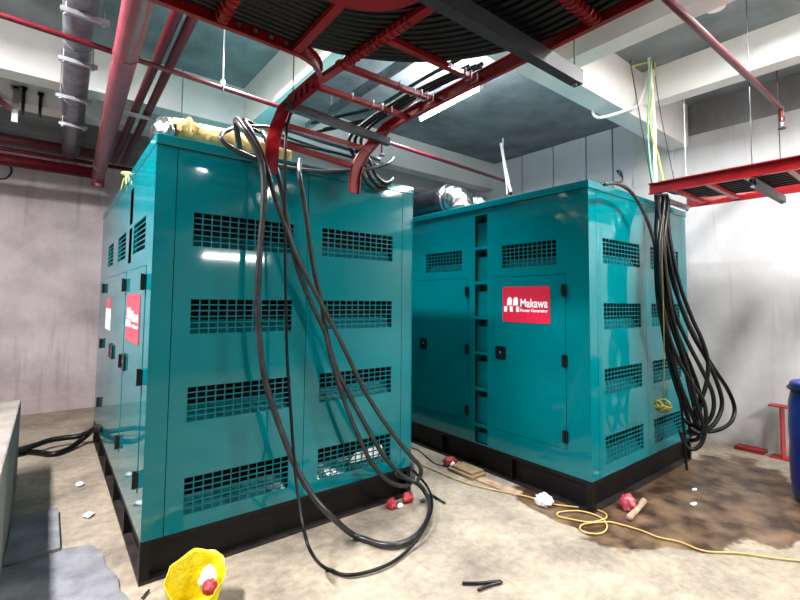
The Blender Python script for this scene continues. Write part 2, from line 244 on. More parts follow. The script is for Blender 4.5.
# ------------------------------------------------------------ mesh helpers
def obj(name, bm, m, parent=None, smooth=False, mats=None):
    me = bpy.data.meshes.new(name)
    bmesh.ops.recalc_face_normals(bm, faces=bm.faces[:])
    if smooth:
        for f in bm.faces: f.smooth = True
    bm.to_mesh(me); bm.free()
    for x in (mats or [m]): me.materials.append(M[x] if isinstance(x, str) else x)
    o = bpy.data.objects.new(name, me); COL.objects.link(o)
    if parent is not None: o.parent = parent
    return o
def tag(o, label, cat, group=None, kind=None):
    o['label'] = label; o['category'] = cat
    if group: o['group'] = group
    if kind: o['kind'] = kind
    return o
def thing(name, label, cat, loc=(0,0,0), rz=0, group=None):
    o = bpy.data.objects.new(name, None); COL.objects.link(o); o.location = loc; o.rotation_euler = (0,0,rz); o.empty_display_size = .1
    return tag(o, label, cat, group)
def struct(name, bm, m, **k):
    o = obj(name, bm, m, **k); o['kind'] = 'structure'; return o
def B(): return bmesh.new()
def box(bm, x0, x1, y0, y1, z0, z1):
    vs = [bm.verts.new((x,y,z)) for x in (x0,x1) for y in (y0,y1) for z in (z0,z1)]
    for q in ((0,1,3,2),(4,6,7,5),(0,4,5,1),(2,3,7,6),(0,2,6,4),(1,5,7,3)): bm.faces.new([vs[i] for i in q])
    return bm
def bxm(*a): return box(B(), *a)
def beam(bm, p, q, w, h, up=V((0,0,1))):
    """a bar of w (sideways) by h (along up) from p to q"""
    p, q = V(p), V(q); d = (q-p).normalized(); s = d.cross(up).normalized(); u = s.cross(d)
    vs = [bm.verts.new(c + s*a*w/2 + u*b_*h/2) for c in (p,q) for a in (-1,1) for b_ in (-1,1)]
    for f in ((0,1,3,2),(4,6,7,5),(0,4,5,1),(2,3,7,6),(0,2,6,4),(1,5,7,3)): bm.faces.new([vs[i] for i in f])
    return bm
def catmull(pts, n=6):
    pts = [V(p) for p in pts]
    if len(pts) < 3: return pts
    P = [pts[0]*2-pts[1]] + pts + [pts[-1]*2-pts[-2]]; out = []
    for i in range(1, len(P)-2):
        a,b,c,d = P[i-1:i+3]
        for k in range(n):
            t = k/n
            out.append(.5*((2*b)+(-a+c)*t+(2*a-5*b+4*c-d)*t*t+(-a+3*b-3*c+d)*t**3))
    out.append(pts[-1]); return out
def tube(bm, pts, r, seg=8, cap=True, rf=None):
    pts = [V(p) for p in pts]; n = len(pts)
    t0 = (pts[1]-pts[0]).normalized(); ref = V((0,0,1)) if abs(t0.z) < .9 else V((1,0,0))
    nrm = (ref - t0*ref.dot(t0)).normalized(); rings = []
    for i, p in enumerate(pts):
        t = (pts[min(i+1,n-1)]-pts[max(i-1,0)])
        t = t.normalized() if t.length > 1e-9 else t0
        nrm = (nrm - t*nrm.dot(t)); nrm = nrm.normalized() if nrm.length > 1e-6 else t.orthogonal().normalized()
        bn = t.cross(nrm); rr = r if rf is None else rf(i/(n-1))
        rings.append([bm.verts.new(p + (nrm*math.cos(2*math.pi*k/seg) + bn*math.sin(2*math.pi*k/seg))*rr) for k in range(seg)])
    for a, b_ in zip(rings, rings[1:]):
        for k in range(seg): bm.faces.new((a[k],a[(k+1)%seg],b_[(k+1)%seg],b_[k]))
    if cap: bm.faces.new(rings[0][::-1]); bm.faces.new(rings[-1])
    return bm
def lathe(bm, prof, seg=32, c=(0,0,0)):
    c = V(c); rings = [[bm.verts.new(c+V((r*math.cos(2*math.pi*k/seg), r*math.sin(2*math.pi*k/seg), z))) for k in range(seg)] for r, z in prof]
    for a, b_ in zip(rings, rings[1:]):
        for k in range(seg): bm.faces.new((a[k],a[(k+1)%seg],b_[(k+1)%seg],b_[k]))
    bm.faces.new(rings[0][::-1]); bm.faces.new(rings[-1]); return bm
def panel(w, h, holes, t, x0=0, z0=0, fr=None):
    """upright sheet with rectangular holes (x0,x1,z0,z1); fr maps (s,z,depth)->xyz"""
    bm = B(); E = 1e-6
    xs = sorted({x0, x0+w} | {round(a,5) for q in holes for a in q[:2]}); zs = sorted({z0, z0+h} | {round(a,5) for q in holes for a in q[2:]})
    def solid(i, j):
        if i < 0 or j < 0 or i >= len(xs)-1 or j >= len(zs)-1: return False
        cx, cz = (xs[i]+xs[i+1])/2, (zs[j]+zs[j+1])/2
        return not any(a-E < cx < b-(-E) and c-E < cz < d+E for a,b,c,d in holes)
    cache = {}
    def v(i, j, d):
        k = (i,j,d)
        if k not in cache: cache[k] = bm.verts.new(fr(xs[i], zs[j], t*d))
        return cache[k]
    for i in range(len(xs)-1):
        for j in range(len(zs)-1):
            if not solid(i,j): continue
            for d in (0,1): bm.faces.new([v(i,j,d),v(i+1,j,d),v(i+1,j+1,d),v(i,j+1,d)])
            for (di,dj,a,b_) in ((-1,0,(i,j),(i,j+1)),(1,0,(i+1,j),(i+1,j+1)),(0,-1,(i,j),(i+1,j)),(0,1,(i,j+1),(i+1,j+1))):
                if not solid(i+di,j+dj):
                    bm.faces.new([v(*a,0),v(*b_,0),v(*b_,1),v(*a,1)])
    return bm
def crumple(sx, sy, sz, seed, amp=.35, freq=3, sub=3):
    bm = B(); bmesh.ops.create_icosphere(bm, subdivisions=sub, radius=1)
    for v in bm.verts:
        n = noise.noise(v.co*freq + V((seed*7.1,seed*3.3,seed))) + .5*noise.noise(v.co*freq*2.3 + V((seed,0,9)))
        ridge = abs(noise.noise(v.co*freq*1.3 + V((0,seed,4))))
        v.co *= 1 + amp*(n*.9 - ridge*.8)
        v.co = V((v.co.x*sx, v.co.y*sy, max(v.co.z, -.75)*sz + .75*sz))
    return bm

# ------------------------------------------------------------ room
UR, VB, ZC = 6.233, 8.0, 4.09
XL, YF = -2.75, -4.6
struct('floor', bxm(XL-.2, UR+.3, YF-.2, VB+.2, -.15, 0), 'floor')
struct('ceiling', bxm(XL-.2, UR+.3, YF-.2, 6.1, ZC, ZC+.2), 'ceiling')
struct('ceiling', bxm(XL-.2, UR+.3, 6.35, VB+.2, 3.65, ZC+.2), 'ceiling')
struct('wall_back', bxm(XL-.2, UR+.3, VB, VB+.2, 0, 3.65), 'wall_back')
struct('wall_left', bxm(XL-.2, XL, YF, VB, 0, ZC), 'wall_dim')
struct('wall_front', bxm(XL-.2, UR+.3, YF-.2, YF, 0, ZC), 'wall_dim')
# right wall: tall panels with narrow joints, plain plaster nearer the camera, shade painted as a grey band under the ceiling
bm = B()
js = [2.75, 3.05, 3.45, 4.0, 4.6, 4.95, 5.3, 5.75, 6.35, 7.1, VB]
for a, b_ in zip(js, js[1:]): box(bm, UR, UR+.2, a+.011, b_-.011, 0, ZC)
box(bm, UR+.09, UR+.2, 2.75, VB, 0, ZC)
struct('wall_right', bm, 'wall_white')
struct('trim_1', bxm(UR, UR+.2, YF, 2.27, 0, 3.70), 'right_wall')
struct('trim_2', bxm(UR+.01, UR+.2, YF, 2.27, 3.70, ZC), 'upper')
struct('trim_3', bxm(6.20, UR+.2, 2.27, 2.75, 0, ZC), 'beam')
# beams
struct('trim_4', bxm(XL, UR, 5.2, 5.42, 3.62, ZC), 'beam')
struct('trim_5', bxm(XL, UR, 6.1, 6.35, 3.65, ZC), 'beam')
struct('trim_6', bxm(XL, 6.20, 2.08, 2.30, 3.56, ZC), 'beam')
struct('trim_7', bxm(1.71, 1.91, 2.30, 5.2, 3.60, ZC), 'beam')
struct('trim_8', bxm(3.235, 3.42, YF, 2.08, 3.57, ZC), 'beam')
struct('trim_9', bxm(4.94, 5.12, YF, 2.08, 3.73, ZC), 'beam')

# ------------------------------------------------------------ generator sets
W, L_, H, HB = 1.96, 3.26, 2.575, .237
def front(s, z, d): return (s, d, z)
def side(s, z, d): return (d, s, z)
def grille(parent, x0, x1, z0, z1, fr, paper=False, slats=False):
    nx, nz = (1, 6) if slats else (12, 6)
    cw, ch = (x1-x0)/nx, (z1-z0)/nz
    holes = [(x0+i*cw+.0035, x0+(i+1)*cw-.0035, z0+j*ch+.0035, z0+(j+1)*ch-.0035) for i in range(nx) for j in range(nz)]
    g = obj('grille', panel(x1-x0, z1-z0, holes, .005, x0, z0, lambda s,z,d: fr(s,z,d+.002)), 'teal_in', parent)
    if slats: g['label'] = 'vent of plain horizontal slats'
    # deflector rising from the lower lip and black box behind it
    bm = B()
    a = [fr(x0,z0,.02), fr(x1,z0,.02), fr(x1,z0+.085,.09), fr(x0,z0+.085,.09)]
    b_ = [fr(x0,z0-.004,.02), fr(x1,z0-.004,.02), fr(x1,z0+.081,.094), fr(x0,z0+.081,.094)]
    va = [bm.verts.new(p) for p in a]; vb = [bm.verts.new(p) for p in b_]
    bm.faces.new(va); bm.faces.new(vb[::-1])
    for i in range(4): bm.faces.new((va[i], vb[i], vb[(i+1)%4], va[(i+1)%4]))
    bm.free() if slats else obj('deflector', bm, 'teal_in', g)
    bm = B(); e = .001
    P = {(i,j,k): bm.verts.new(fr((x0-e,x1+e)[i], (z0-e,z1+e)[j], (.026,.2)[k])) for i in (0,1) for j in (0,1) for k in (0,1)}
    for q in (((0,0,1),(1,0,1),(1,1,1),(0,1,1)), ((0,0,0),(0,1,0),(0,1,1),(0,0,1)), ((1,0,0),(1,1,0),(1,1,1),(1,0,1)), ((0,0,0),(1,0,0),(1,0,1),(0,0,1)), ((0,1,0),(1,1,0),(1,1,1),(0,1,1))):
        bm.faces.new([P[c] for c in q])
    obj('vent_box', bm, 'dark', g)
    if paper:
        s0, s1 = x0+.27, x0+.6
        bm = B(); vs = [bm.verts.new(fr(s,z,d)) for s,z,d in ((s0,z0+.055,.012),(s1,z0+.055,.012),(s1-.03,z0+.14,.014),(s0+.05,z0+.12,.016))]
        vs2 = [bm.verts.new(V(v.co)+V(fr(0,0,.0015))) for v in vs]
        bm.faces.new(vs); bm.faces.new(vs2[::-1])
        for i in range(4): bm.faces.new((vs[i], vs2[i], vs2[(i+1)%4], vs[(i+1)%4]))
        obj('paper_sheet', bm, 'paper', g)['label'] = 'white sheet caught behind the mesh'
    return g
def rrect(s0, s1, z0, z1, r, n=5):
    pts = []
    for cx, cz, a0 in ((s1-r,z1-r,0),(s0+r,z1-r,90),(s0+r,z0+r,180),(s1-r,z0+r,270)):
        for k in range(n+1):
            a = math.radians(a0+90*k/n); pts.append((cx+r*math.cos(a), cz+r*math.sin(a)))
    return pts
def prism(bm, pts, d0, d1, fr):
    a = [bm.verts.new(fr(s,z,d0)) for s,z in pts]; b_ = [bm.verts.new(fr(s,z,d1)) for s,z in pts]
    bm.faces.new(a); bm.faces.new(b_[::-1])
    for i in range(len(pts)): bm.faces.new((a[i], a[(i+1)%len(pts)], b_[(i+1)%len(pts)], b_[i]))
    return bm
def text_bm(txt, size, width=None):
    cu = bpy.data.curves.new('t', 'FONT'); cu.body = txt; cu.size = size; cu.extrude = 0; cu.offset = size*.02
    o = bpy.data.objects.new('t', cu); COL.objects.link(o)
    dg = bpy.context.evaluated_depsgraph_get(); me = bpy.data.meshes.new_from_object(o.evaluated_get(dg))
    bpy.data.objects.remove(o); bpy.data.curves.remove(cu)
    bm = B(); bm.from_mesh(me); bpy.data.meshes.remove(me)
    w = max(v.co.x for v in bm.verts) - min(v.co.x for v in bm.verts); x0 = min(v.co.x for v in bm.verts)
    for v in bm.verts: v.co = V(((v.co.x-x0)*((width or w)/w), 0, v.co.y))
    return bm
def logo(parent, y_hi, y_lo, z0, z1, d=-.004):
    """sign on the x=0 face; reads from high y to low y"""
    w = y_hi-y_lo; h = z1-z0
    f = lambda s, z, dd: (d-dd, y_hi - s*w, z0 + z*h)
    pl = obj('sign_plate', prism(B(), [(a,b_) for a,b_ in rrect(0,1,0,1,.05)], 0, .003, f), 'sign_red', parent)
    bm = B(); D0, D1 = .0032, .0045
    # emblem: two leaning strokes above three squares
    for o_ in (.10,.235):
        prism(bm, [(o_,.47),(o_+.095,.47),(o_+.11,.52),(o_+.11,.64),(o_+.09,.70),(o_+.035,.70),(o_+.01,.62)], D0, D1, f)
    for o_ in (.035,.165,.305): prism(bm, [(o_,.29),(o_+.065,.29),(o_+.065,.44),(o_,.44)], D0, D1, f)
    obj('emblem', bm, 'sign_white', pl)
    for nm, txt, s0, zz, sw, sh in (('word', 'Makawa', .40, .43, .56, .235), ('small_word', 'Power Generator', .40, .30, .56, .085)):
        t = text_bm(txt, 1.0)
        w0 = max(v.co.x for v in t.verts); h0 = .729
        for v in t.verts: v.co = V(f(s0 + v.co.x/w0*sw, zz + v.co.z/h0*sh, D1))
        obj(nm, t, 'sign_white', pl)
    return pl
def genset(name, label, loc, kind):
    t = thing(name, label, 'generator', loc)
    # ---- skid: top flange, recessed web, bottom flange, stiffeners
    bm = B()
    box(bm, 0, W, 0, L_, HB-.03, HB-.001)
    i = .05
    box(bm, i, W-i, i, L_-i, .02, HB-.03)
    obj('skid', bm, 'skid', t)
    bm = B()
    for q in ((0,W,0,.13),(0,W,L_-.13,L_),(0,.13,.13,L_-.13),(W-.13,W,.13,L_-.13)): box(bm, *q, 0, .018)
    obj('bottom_flange', bm, 'flange', t)
    st = [(0,0),(W-.012,0)]
    for (x0,x1,y0,y1) in [(0,.05,0,.012),(0,.012,0,.05),(W-.012,W,0,.05),(W-.05,W,0,.012)] : pass
    posts = [(0,.05,.0,.05),(W-.05,W,0,.05),(0,.05,L_-.05,L_),(W-.05,W,L_-.05,L_)] + [(.0,.05,y,y+.03) for y in (.66,1.28,1.90,2.52)]
    if kind == 'B': posts = posts[:4] + [(.0,.05,y,y+.012) for y in (.75,1.65,2.5)]
    for q in posts: obj('stiffener', bxm(*q, .018, HB-.03), 'skid', t)
    # ---- housing core behind the skins
    core = .24
    obj('inner_frame', bxm(core, W-.02, core, L_-.02, HB, H-.09), 'dark', t)
    z0, z1 = HB, H-.068; zh = z1-z0
    # front skins
    Z = [(1.92,2.132),(1.385,1.60),(.862,1.072),(.322,.54)]
    gl, gr = (.215,.875), (1.095,1.745); g = .0022
    for (a, b_, hs, nm) in ((0,.115,None,'corner_post'),(.115,.98,gl,'front_panel'),(.98,1.845,gr,'front_panel'),(1.845,W,None,'corner_post')):
        holes = [(hs[0],hs[1],p,q) for p,q in Z] if hs else []
        pn = obj(nm, panel(b_-a-2*g if a>0 else b_-a-g, zh, holes, .025, a+g if a>0 else a, z0, front), 'teal', t)
        if hs:
            for k, (p, q) in enumerate(Z): grille(t, hs[0], hs[1], p, q, front, paper=(kind=='A' and hs is gr and k==3))
    obj('seam_backing', bxm(.03, W-.03, .025, .026, z0, z1), 'dark', t) if False else None
    # side skins
    if kind == 'A':
        gs = [(.27,.80),(1.18,1.70),(2.05,2.52)]; doors = [(.18,.98),(1.06,1.78),(1.784,2.66)]
        steps = [(.86,1.01,2.15,2.42),(.86,1.01,1.86,2.12)]; dz = (.45,1.80)
        # hinge y, handles y
        hinges = {0:(.17,), 1:(1.05,), 2:(2.67,)}; handles = {0:.92, 1:1.70, 2:1.87}
    else:
        gs = [(.285,.855),(1.365,1.925),(2.35,2.9)]; doors = [(.21,.945),(1.28,2.14),(2.22,3.0)]
        steps = [(1.03,1.185,zt-.31,zt) for zt in (2.45,2.11,1.77,1.43,1.09,.745)] + [(1.03,1.185,.25,.40)]; dz = (.43,1.83)
        hinges = {0:(.215,), 1:(1.285,), 2:(2.22,)}; handles = {0:.865, 1:1.94, 2:2.9}
    e = .004
    holes = [(a,b_,1.912,2.125) for a,b_ in gs] + [(a-e,b_+e,dz[0]-e,dz[1]+e) for a,b_ in doors] + steps
    sp = obj('side_panel', panel(L_-.025, zh, holes, .025, .025, z0, side), 'teal', t)
    for a, b_ in gs: grille(t, a, b_, 1.912, 2.125, side, slats=(kind == 'A'))
    obj('door_backing', bxm(.026, .03, .03, L_-.03, z0, 1.86), 'dark', t) if kind == 'A' else None
    if kind == 'B':
        for a,b_ in doors: obj('door_backing', bxm(.026, .03, a-.02, b_+.02, z0, 1.86), 'dark', t)
    for (a, b_, p, q) in steps:
        bm = B(); m_ = q-min(.07,(q-p)*.45)
        prof = [(.0,p),(.0,q),(.14,q),(.14,m_),(.045,m_),(.03,p)]
        L = [bm.verts.new((d_,a,z_)) for d_,z_ in prof]; R_ = [bm.verts.new((d_,b_,z_)) for d_,z_ in prof]
        for k in range(1,6): bm.faces.new((L[k],L[(k+1)%6],R_[(k+1)%6],R_[k]))
        for S in (L,R_): bm.faces.new((S[0],S[1],S[4],S[5])); bm.faces.new((S[1],S[2],S[3],S[4]))
        obj('step_pocket', bm, 'teal', t)
    for k, (a, b_) in enumerate(doors):
        d = obj('door', panel(b_-a, dz[1]-dz[0], [], .024, a, dz[0], lambda s,z,dd: (dd-.003, s, z)), 'teal', t)
        for hy in hinges[k]:
            hyy = hy
            for hz in (1.70,1.13,.53):
                bm = bxm(-.022, .0, hyy-.02, hyy+.02, hz-.045, hz+.045); box(bm, -.03, -.01, hyy-.009, hyy+.009, hz-.05, hz+.05)
                obj('hinge', bm, 'black', d)
        hy = handles[k]
        bm = B(); prism(bm, rrect(hy-.055, hy+.055, 1.075, 1.195, .018), 0, -.014, lambda s,z,dd: (-.003+dd, s, z))
        hd = obj('handle', bm, 'black', d)
        bm = B(); tube(bm, [(-.0165,hy,1.137),(-.020,hy,1.137)], .011, 12)
        obj('lock', bm, 'zinc', d)
    if kind == 'A':
        ch = [c for c in t.children if c.name.startswith('door')]
        ds = [c for c in t.children if c.name.split('.')[0] == 'door']
        logo(t, .93, .33, 1.305, 1.63)
        ds3 = ds[2]
        bm = bxm(-.006, -.0035, 2.02, 2.42, 1.50, 1.60); o = obj('sticker_top', bm, 'sign_red', t); o['label'] = 'red upper half of the sticker'
        bm = bxm(-.006, -.0035, 2.02, 2.42, 1.30, 1.50); o = obj('sticker_base', bm, 'paper', t); o['label'] = 'white lower half of the sticker'
    else:
        ds = [c for c in t.children if c.name.split('.')[0] == 'door']
        logo(t, .84, .345, 1.42, 1.74)
    # other skins
    obj('far_side_panel', bxm(W-.025, W, .0251, L_, z0, z1), 'teal', t)
    obj('rear_panel', bxm(.0251, W-.0251, L_-.025, L_, z0, z1), 'teal', t)
    # lid with lip
    o = obj('lid', bxm(-.006, W+.006, -.006, L_+.006, H-.064, H), 'teal', t)
    bv = o.modifiers.new('b', 'BEVEL'); bv.width = .006; bv.segments = 2; bv.limit_method = 'ANGLE'
    obj('lid_seal', bxm(.02, W-.02, .02, L_-.02, H-.09, H-.064), 'dark', t)
    return t
AX, AY, BX, BY = .4605, 2.907, 3.306, 1.817
genset('generator_set', 'big teal generator cabinet on the left with black cables hanging down its vented end', (AX,AY,0), 'A')
genset('generator_set', 'big teal generator cabinet on the right, long side with steps and red sign', (BX,BY,0), 'B')

# roof of the left set: lifting ring, cream wrapped bundle, foil
t = thing('lifting_ring', 'small lime coloured ring on the roof edge of the left generator cabinet', 'ring', (AX+.0,AY+1.28,H))
bm = B(); tube(bm, [(.0+.035*math.cos(a), .09*math.sin(a), .035+.012*math.sin(a)) for a in [k*math.pi/10 for k in range(20)]]+[(.035,0,.035)], .011, 8, cap=False); obj('ring', bm, 'lime', t, smooth=True)
bm = B(); tube(bm, catmull([(0,.03,.03),(-.012,.10,0),(-.016,.20,-.06)]), .008, 6); tube(bm, catmull([(0,-.03,.03),(-.012,-.07,-.01),(-.016,-.10,-.07)]), .008, 6); obj('strap', bm, 'lime', t, smooth=True)
bm = B(); n = 22; secs = []
for i in range(n+1):
    u = AX+.13+.78*i/n; ring = []
    for k in range(14):
        a = 2*math.pi*k/14; r = .12*(1+.14*noise.noise(V((u*7, math.cos(a)*1.5, math.sin(a)*1.5)))); sy = 1.5
        ring.append(bm.verts.new((u, AY+.30+sy*r*.9*math.cos(a), max(H+.003, H+.10+r*math.sin(a)*.95))))
    secs.append(ring)
for a, b_ in zip(secs, secs[1:]):
    for k in range(14): bm.faces.new((a[k],a[(k+1)%14],b_[(k+1)%14],b_[k]))
bm.faces.new(secs[0][::-1]); bm.faces.new(secs[-1])
wr = tag(obj('wrapped_bundle', bm, 'cream', smooth=True), 'cream canvas wrapped bundle lying along the roof of the left generator', 'bundle')
bm = B()
for u in (AX+.22,): tube(bm, [(u, AY+.30+.17*math.cos(a), H+.105+.125*math.sin(a)) for a in [k*math.pi/8 for k in range(0,9)]], .009, 6)
obj('strap', bm, 'cream', wr)
fb = crumple(.075,.17,.10, 3, .35, 4); bmesh.ops.translate(fb, verts=fb.verts, vec=(AX+.07,AY+.24,H))
tag(obj('foil_wrap', fb, 'foil', smooth=True), 'crumpled silver foil lump on the near left corner of the left generator roof', 'foil')

# roof of the right set: two black wrapped exhaust pipes ending in foil elbows
def exhaust(u, v, z, r, vend, label, drop):
    t = thing('exhaust_pipe', label, 'exhaust pipe', (u,v,H), 0, 'exhaust pipes on the right generator roof')
    pts = [(0,y,z-H) for y in [k*(vend-v)/24 for k in range(25)]]
    bm = B(); tube(bm, pts, r, 20, rf=lambda q: r*(1+.05*noise.noise(V((q*21,u,0))))); obj('pipe', bm, 'blackwrap', t, smooth=True)
    pp = []
    R = r*1.15
    for k in range(0,17):
        a = math.pi/2*k/16; pp.append((0, -R*math.sin(a)*1.0+.0, z-H - R*(1-math.cos(a))))
    pp.append((0,-R,.0)) if z-H-R > .02 else None
    bm = B(); tube(bm, pp, r, 18, rf=lambda q: r*(.88+.12*abs(math.sin(q*13)))); obj('elbow', bm, 'foil', t, smooth=True)
    for y in (.0,): 
        bm = B(); tube(bm, [(r*1.05*math.cos(a), .02, z-H+r*1.05*math.sin(a)) for a in [k*math.pi/10 for k in range(21)]], .013, 8, cap=False, rf=lambda q: .013*(1+.5*noise.noise(V((q*30,0,2))))); obj('collar', bm, 'foil', t, smooth=True)
    bm = B(); lathe(bm, [(r*1.15,0),(r*1.15,.012),(r*.9,.012)], 24, (0,-R,.001)); obj('flange', bm, 'zinc', t)
exhaust(3.62, 3.66, 2.79, .155, 6.9, 'thick black wrapped exhaust pipe with crinkled foil elbow, nearer the gap between the generators', 0)
exhaust(4.0, 3.62, 2.77, .115, 6.9, 'thinner black wrapped exhaust pipe with foil elbow, behind the thick one', 0)
bm = B(); lathe(bm, [(.10,0),(.10,.02),(.06,.03),(.06,.07),(.03,.08)], 20, (BX+.78, BY+2.0, H)); tag(obj('roof_cap', bm, 'white', smooth=True), 'small white filler cap on the right generator roof', 'cap')

# ------------------------------------------------------------ overhead cable tray (tee over the left set)
ZT = 2.95; RH = .085
def rail(bm, pts, h=RH, w=.012, lip=.03, z=None, out=False):
    """C rail along pts (bottom edge), flanges turned to the inside (left of travel)"""
    pts = [V(p) for p in pts]
    def ring(i):
        t = (pts[min(i+1,len(pts)-1)]-pts[max(i-1,0)]).normalized(); s = V((-t.y,t.x,0)); s = s.normalized() if s.length > 1e-4 else V((1,0,0))
        u = s.cross(t)*-1 if s.cross(t).z < 0 else s.cross(t)
        prof = [(-a if out else a, b_) for a,b_ in [(0,0),(lip,0),(lip,.008),(w,.008),(w,h-.008),(lip,h-.008),(lip,h),(0,h)]]
        return [bm.verts.new(pts[i]+s*a+u*b_) for a,b_ in prof]
    R = [ring(i) for i in range(len(pts))]
    for a, b_ in zip(R, R[1:]):
        for k in range(8): bm.faces.new((a[k],a[(k+1)%8],b_[(k+1)%8],b_[k]))
    bm.faces.new(R[0][::-1]); bm.faces.new(R[-1])
    return bm
t = thing('cable_tray', 'dark red cable ladder tee hanging over the front of the left generator', 'cable tray', (0,0,0))
def arc(cx, cy, r, a0, a1, z, n=8): return [(cx+r*math.cos(math.radians(a0+(a1-a0)*k/n)), cy+r*math.sin(math.radians(a0+(a1-a0)*k/n)), z) for k in range(n+1)]
# right rail of the main run, then bent down
rr = [(2.065,YF+.3,ZT),(2.065,0,ZT),(2.065,1.3,ZT),(2.065,2.45,ZT),(2.06,2.62,ZT-.005),(2.03,2.71,ZT-.04),(1.97,2.745,ZT-.12),(1.86,2.755,2.70),(1.80,2.76,2.60),(1.775,2.76,2.52),(1.765,2.76,2.385)]
obj('side_rail', rail(B(), rr), 'red_tray', t)
# rear rail of the branch and outside corner, then bent down
lr = [(-2.7,2.25,ZT),(.6,2.25,ZT),(.95,2.25,ZT)] + arc(.98,2.54,.29,-90,0,ZT,8)[1:] + [(1.262,2.62,ZT-.01),(1.235,2.69,ZT-.04),(1.20,2.735,ZT-.10),(1.165,2.755,2.72),(1.15,2.76,2.62),(1.142,2.76,2.415)]
def flip(p): return p[::-1]
obj('side_rail', rail(B(), flip(lr)), 'red_tray', t)
# inside corner between branch and main run: a taller curved plate
ir = [(-2.7,1.68,ZT),(.75,1.68,ZT)] + arc(.93,1.38,.30,90,20,ZT,10) + [(1.30,1.15,ZT),(1.31,.6,ZT),(1.31,YF+.3,ZT)]
obj('side_rail', rail(B(), ir), 'red_tray', t)
plate = [(.55,1.70,ZT-.004)] + arc(.93,1.40,.33,95,10,ZT-.004,14) + [(1.30,1.1,ZT-.004)]
bm = B(); low = [bm.verts.new(V(p)) for p in plate]; inn = [bm.verts.new((p[0]*.6+.30, p[1]*.72+.28, ZT-.004)) for p in plate]
top = [bm.verts.new(V(p)+V((0,0,.004))) for p in plate]; tin = [bm.verts.new(v.co+V((0,0,.004))) for v in inn]
for i in range(len(plate)-1):
    bm.faces.new((low[i],low[i+1],inn[i+1],inn[i])); bm.faces.new((top[i],top[i+1],tin[i+1],tin[i])); bm.faces.new((low[i],low[i+1],top[i+1],top[i])); bm.faces.new((inn[i],inn[i+1],tin[i+1],tin[i]))
bm.faces.new((low[0],inn[0],tin[0],top[0])); bm.faces.new((low[-1],inn[-1],tin[-1],top[-1]))
obj('corner_plate', bm, 'red_tray', t)
def rung(p, q, w=.04, h=.03):
    bm = B(); beam(bm, p, q, w, h); return obj('rung', bm, 'red_tray', t)
for v in (-3.4,-3.0,-2.6,-2.2,-1.8,-1.4,-1.0,-.6,-.2,.2,.66): rung((1.31,v,ZT+.02),(2.06,v,ZT+.02))
for v in (1.065,1.435,1.825,2.20,2.53): rung((1.30 if v<2 else 1.25,v,ZT+.02),(2.06,v,ZT+.02))
for u in (-.9,-.5,-.15,.2): rung((u,1.69,ZT+.02),(u,2.25,ZT+.02))
for u in (.60,1.00): rung((u,1.69,ZT+.02),(u+.01,2.25,ZT+.02), .045)
rung((1.335,1.45,ZT+.015),(1.262,2.5,ZT+.015), .05)
rung((1.17,2.755,2.755),(1.88,2.755,2.735), .03, .035); rung((1.15,2.765,2.63),(1.81,2.765,2.585), .03, .035)
bm = B(); beam(bm, (1.272,2.47,ZT+.035),(1.20,2.735,2.90), .006, .125); sp_ = obj('splice_plate', bm, 'red_tray', t)
for k in range(4):
    f = .15+.2*k; c = V((1.272,2.47,ZT+.035)).lerp(V((1.20,2.735,2.90)), f)
    bm = B(); beam(bm, c+V((-.006,0,-.03)), c+V((-.006,.001,.03)), .012, .012, V((1,0,0))); obj('slot', bm, 'black', sp_)
# wire wound round two rungs
def wound(p, q, n, name='tie_wire'):
    p, q = V(p), V(q); d = (q-p).normalized(); s = d.cross(V((0,0,1))).normalized(); bm = B()
    pts = []
    for k in range(n*8+1):
        a = 2*math.pi*k/8; pts.append(p+(q-p)*(k/(n*8)) + s*.034*math.cos(a) + V((0,0,1))*.026*math.sin(a))
    tube(bm, pts, .005, 5); obj(name, bm, 'red_tray', t)
wound((1.32,1.60,ZT+.015),(1.285,2.20,ZT+.015), 14); wound((1.75,1.065,ZT+.02),(2.02,1.065,ZT+.02), 7); wound((.60,1.9,ZT+.02),(.605,2.2,ZT+.02), 6)
# bolts on the rear rail and cable cleats on the rungs
for k in range(5):
    bm = B(); tube(bm, [(.70+.085*k,2.252,ZT+.045),(.70+.085*k,2.232,ZT+.045)], .011, 8); obj('bolt', bm, 'zinc', t)
bm = bxm(.86,.866,2.238,2.252,ZT,ZT+RH); obj('joint_plate', bm, 'red_tray', t)
for k, (z_, ) in enumerate([(2.83,),(2.80,),(2.77,)]): pass
for v, us in ((1.825,(1.9,1.95,2.0)),(2.20,(1.7,1.82,1.88,1.93,1.98)),(2.53,(1.55,1.72,1.80,1.88))):
    for u in us:
        bm = B(); tube(bm, [(u,v-.024,ZT+.0),(u,v-.026,ZT+.045),(u,v+.026,ZT+.045),(u,v+.024,ZT+.0),(u,v-.024,ZT+.0)], .005, 5, cap=False); obj('cleat', bm, 'zinc', t)
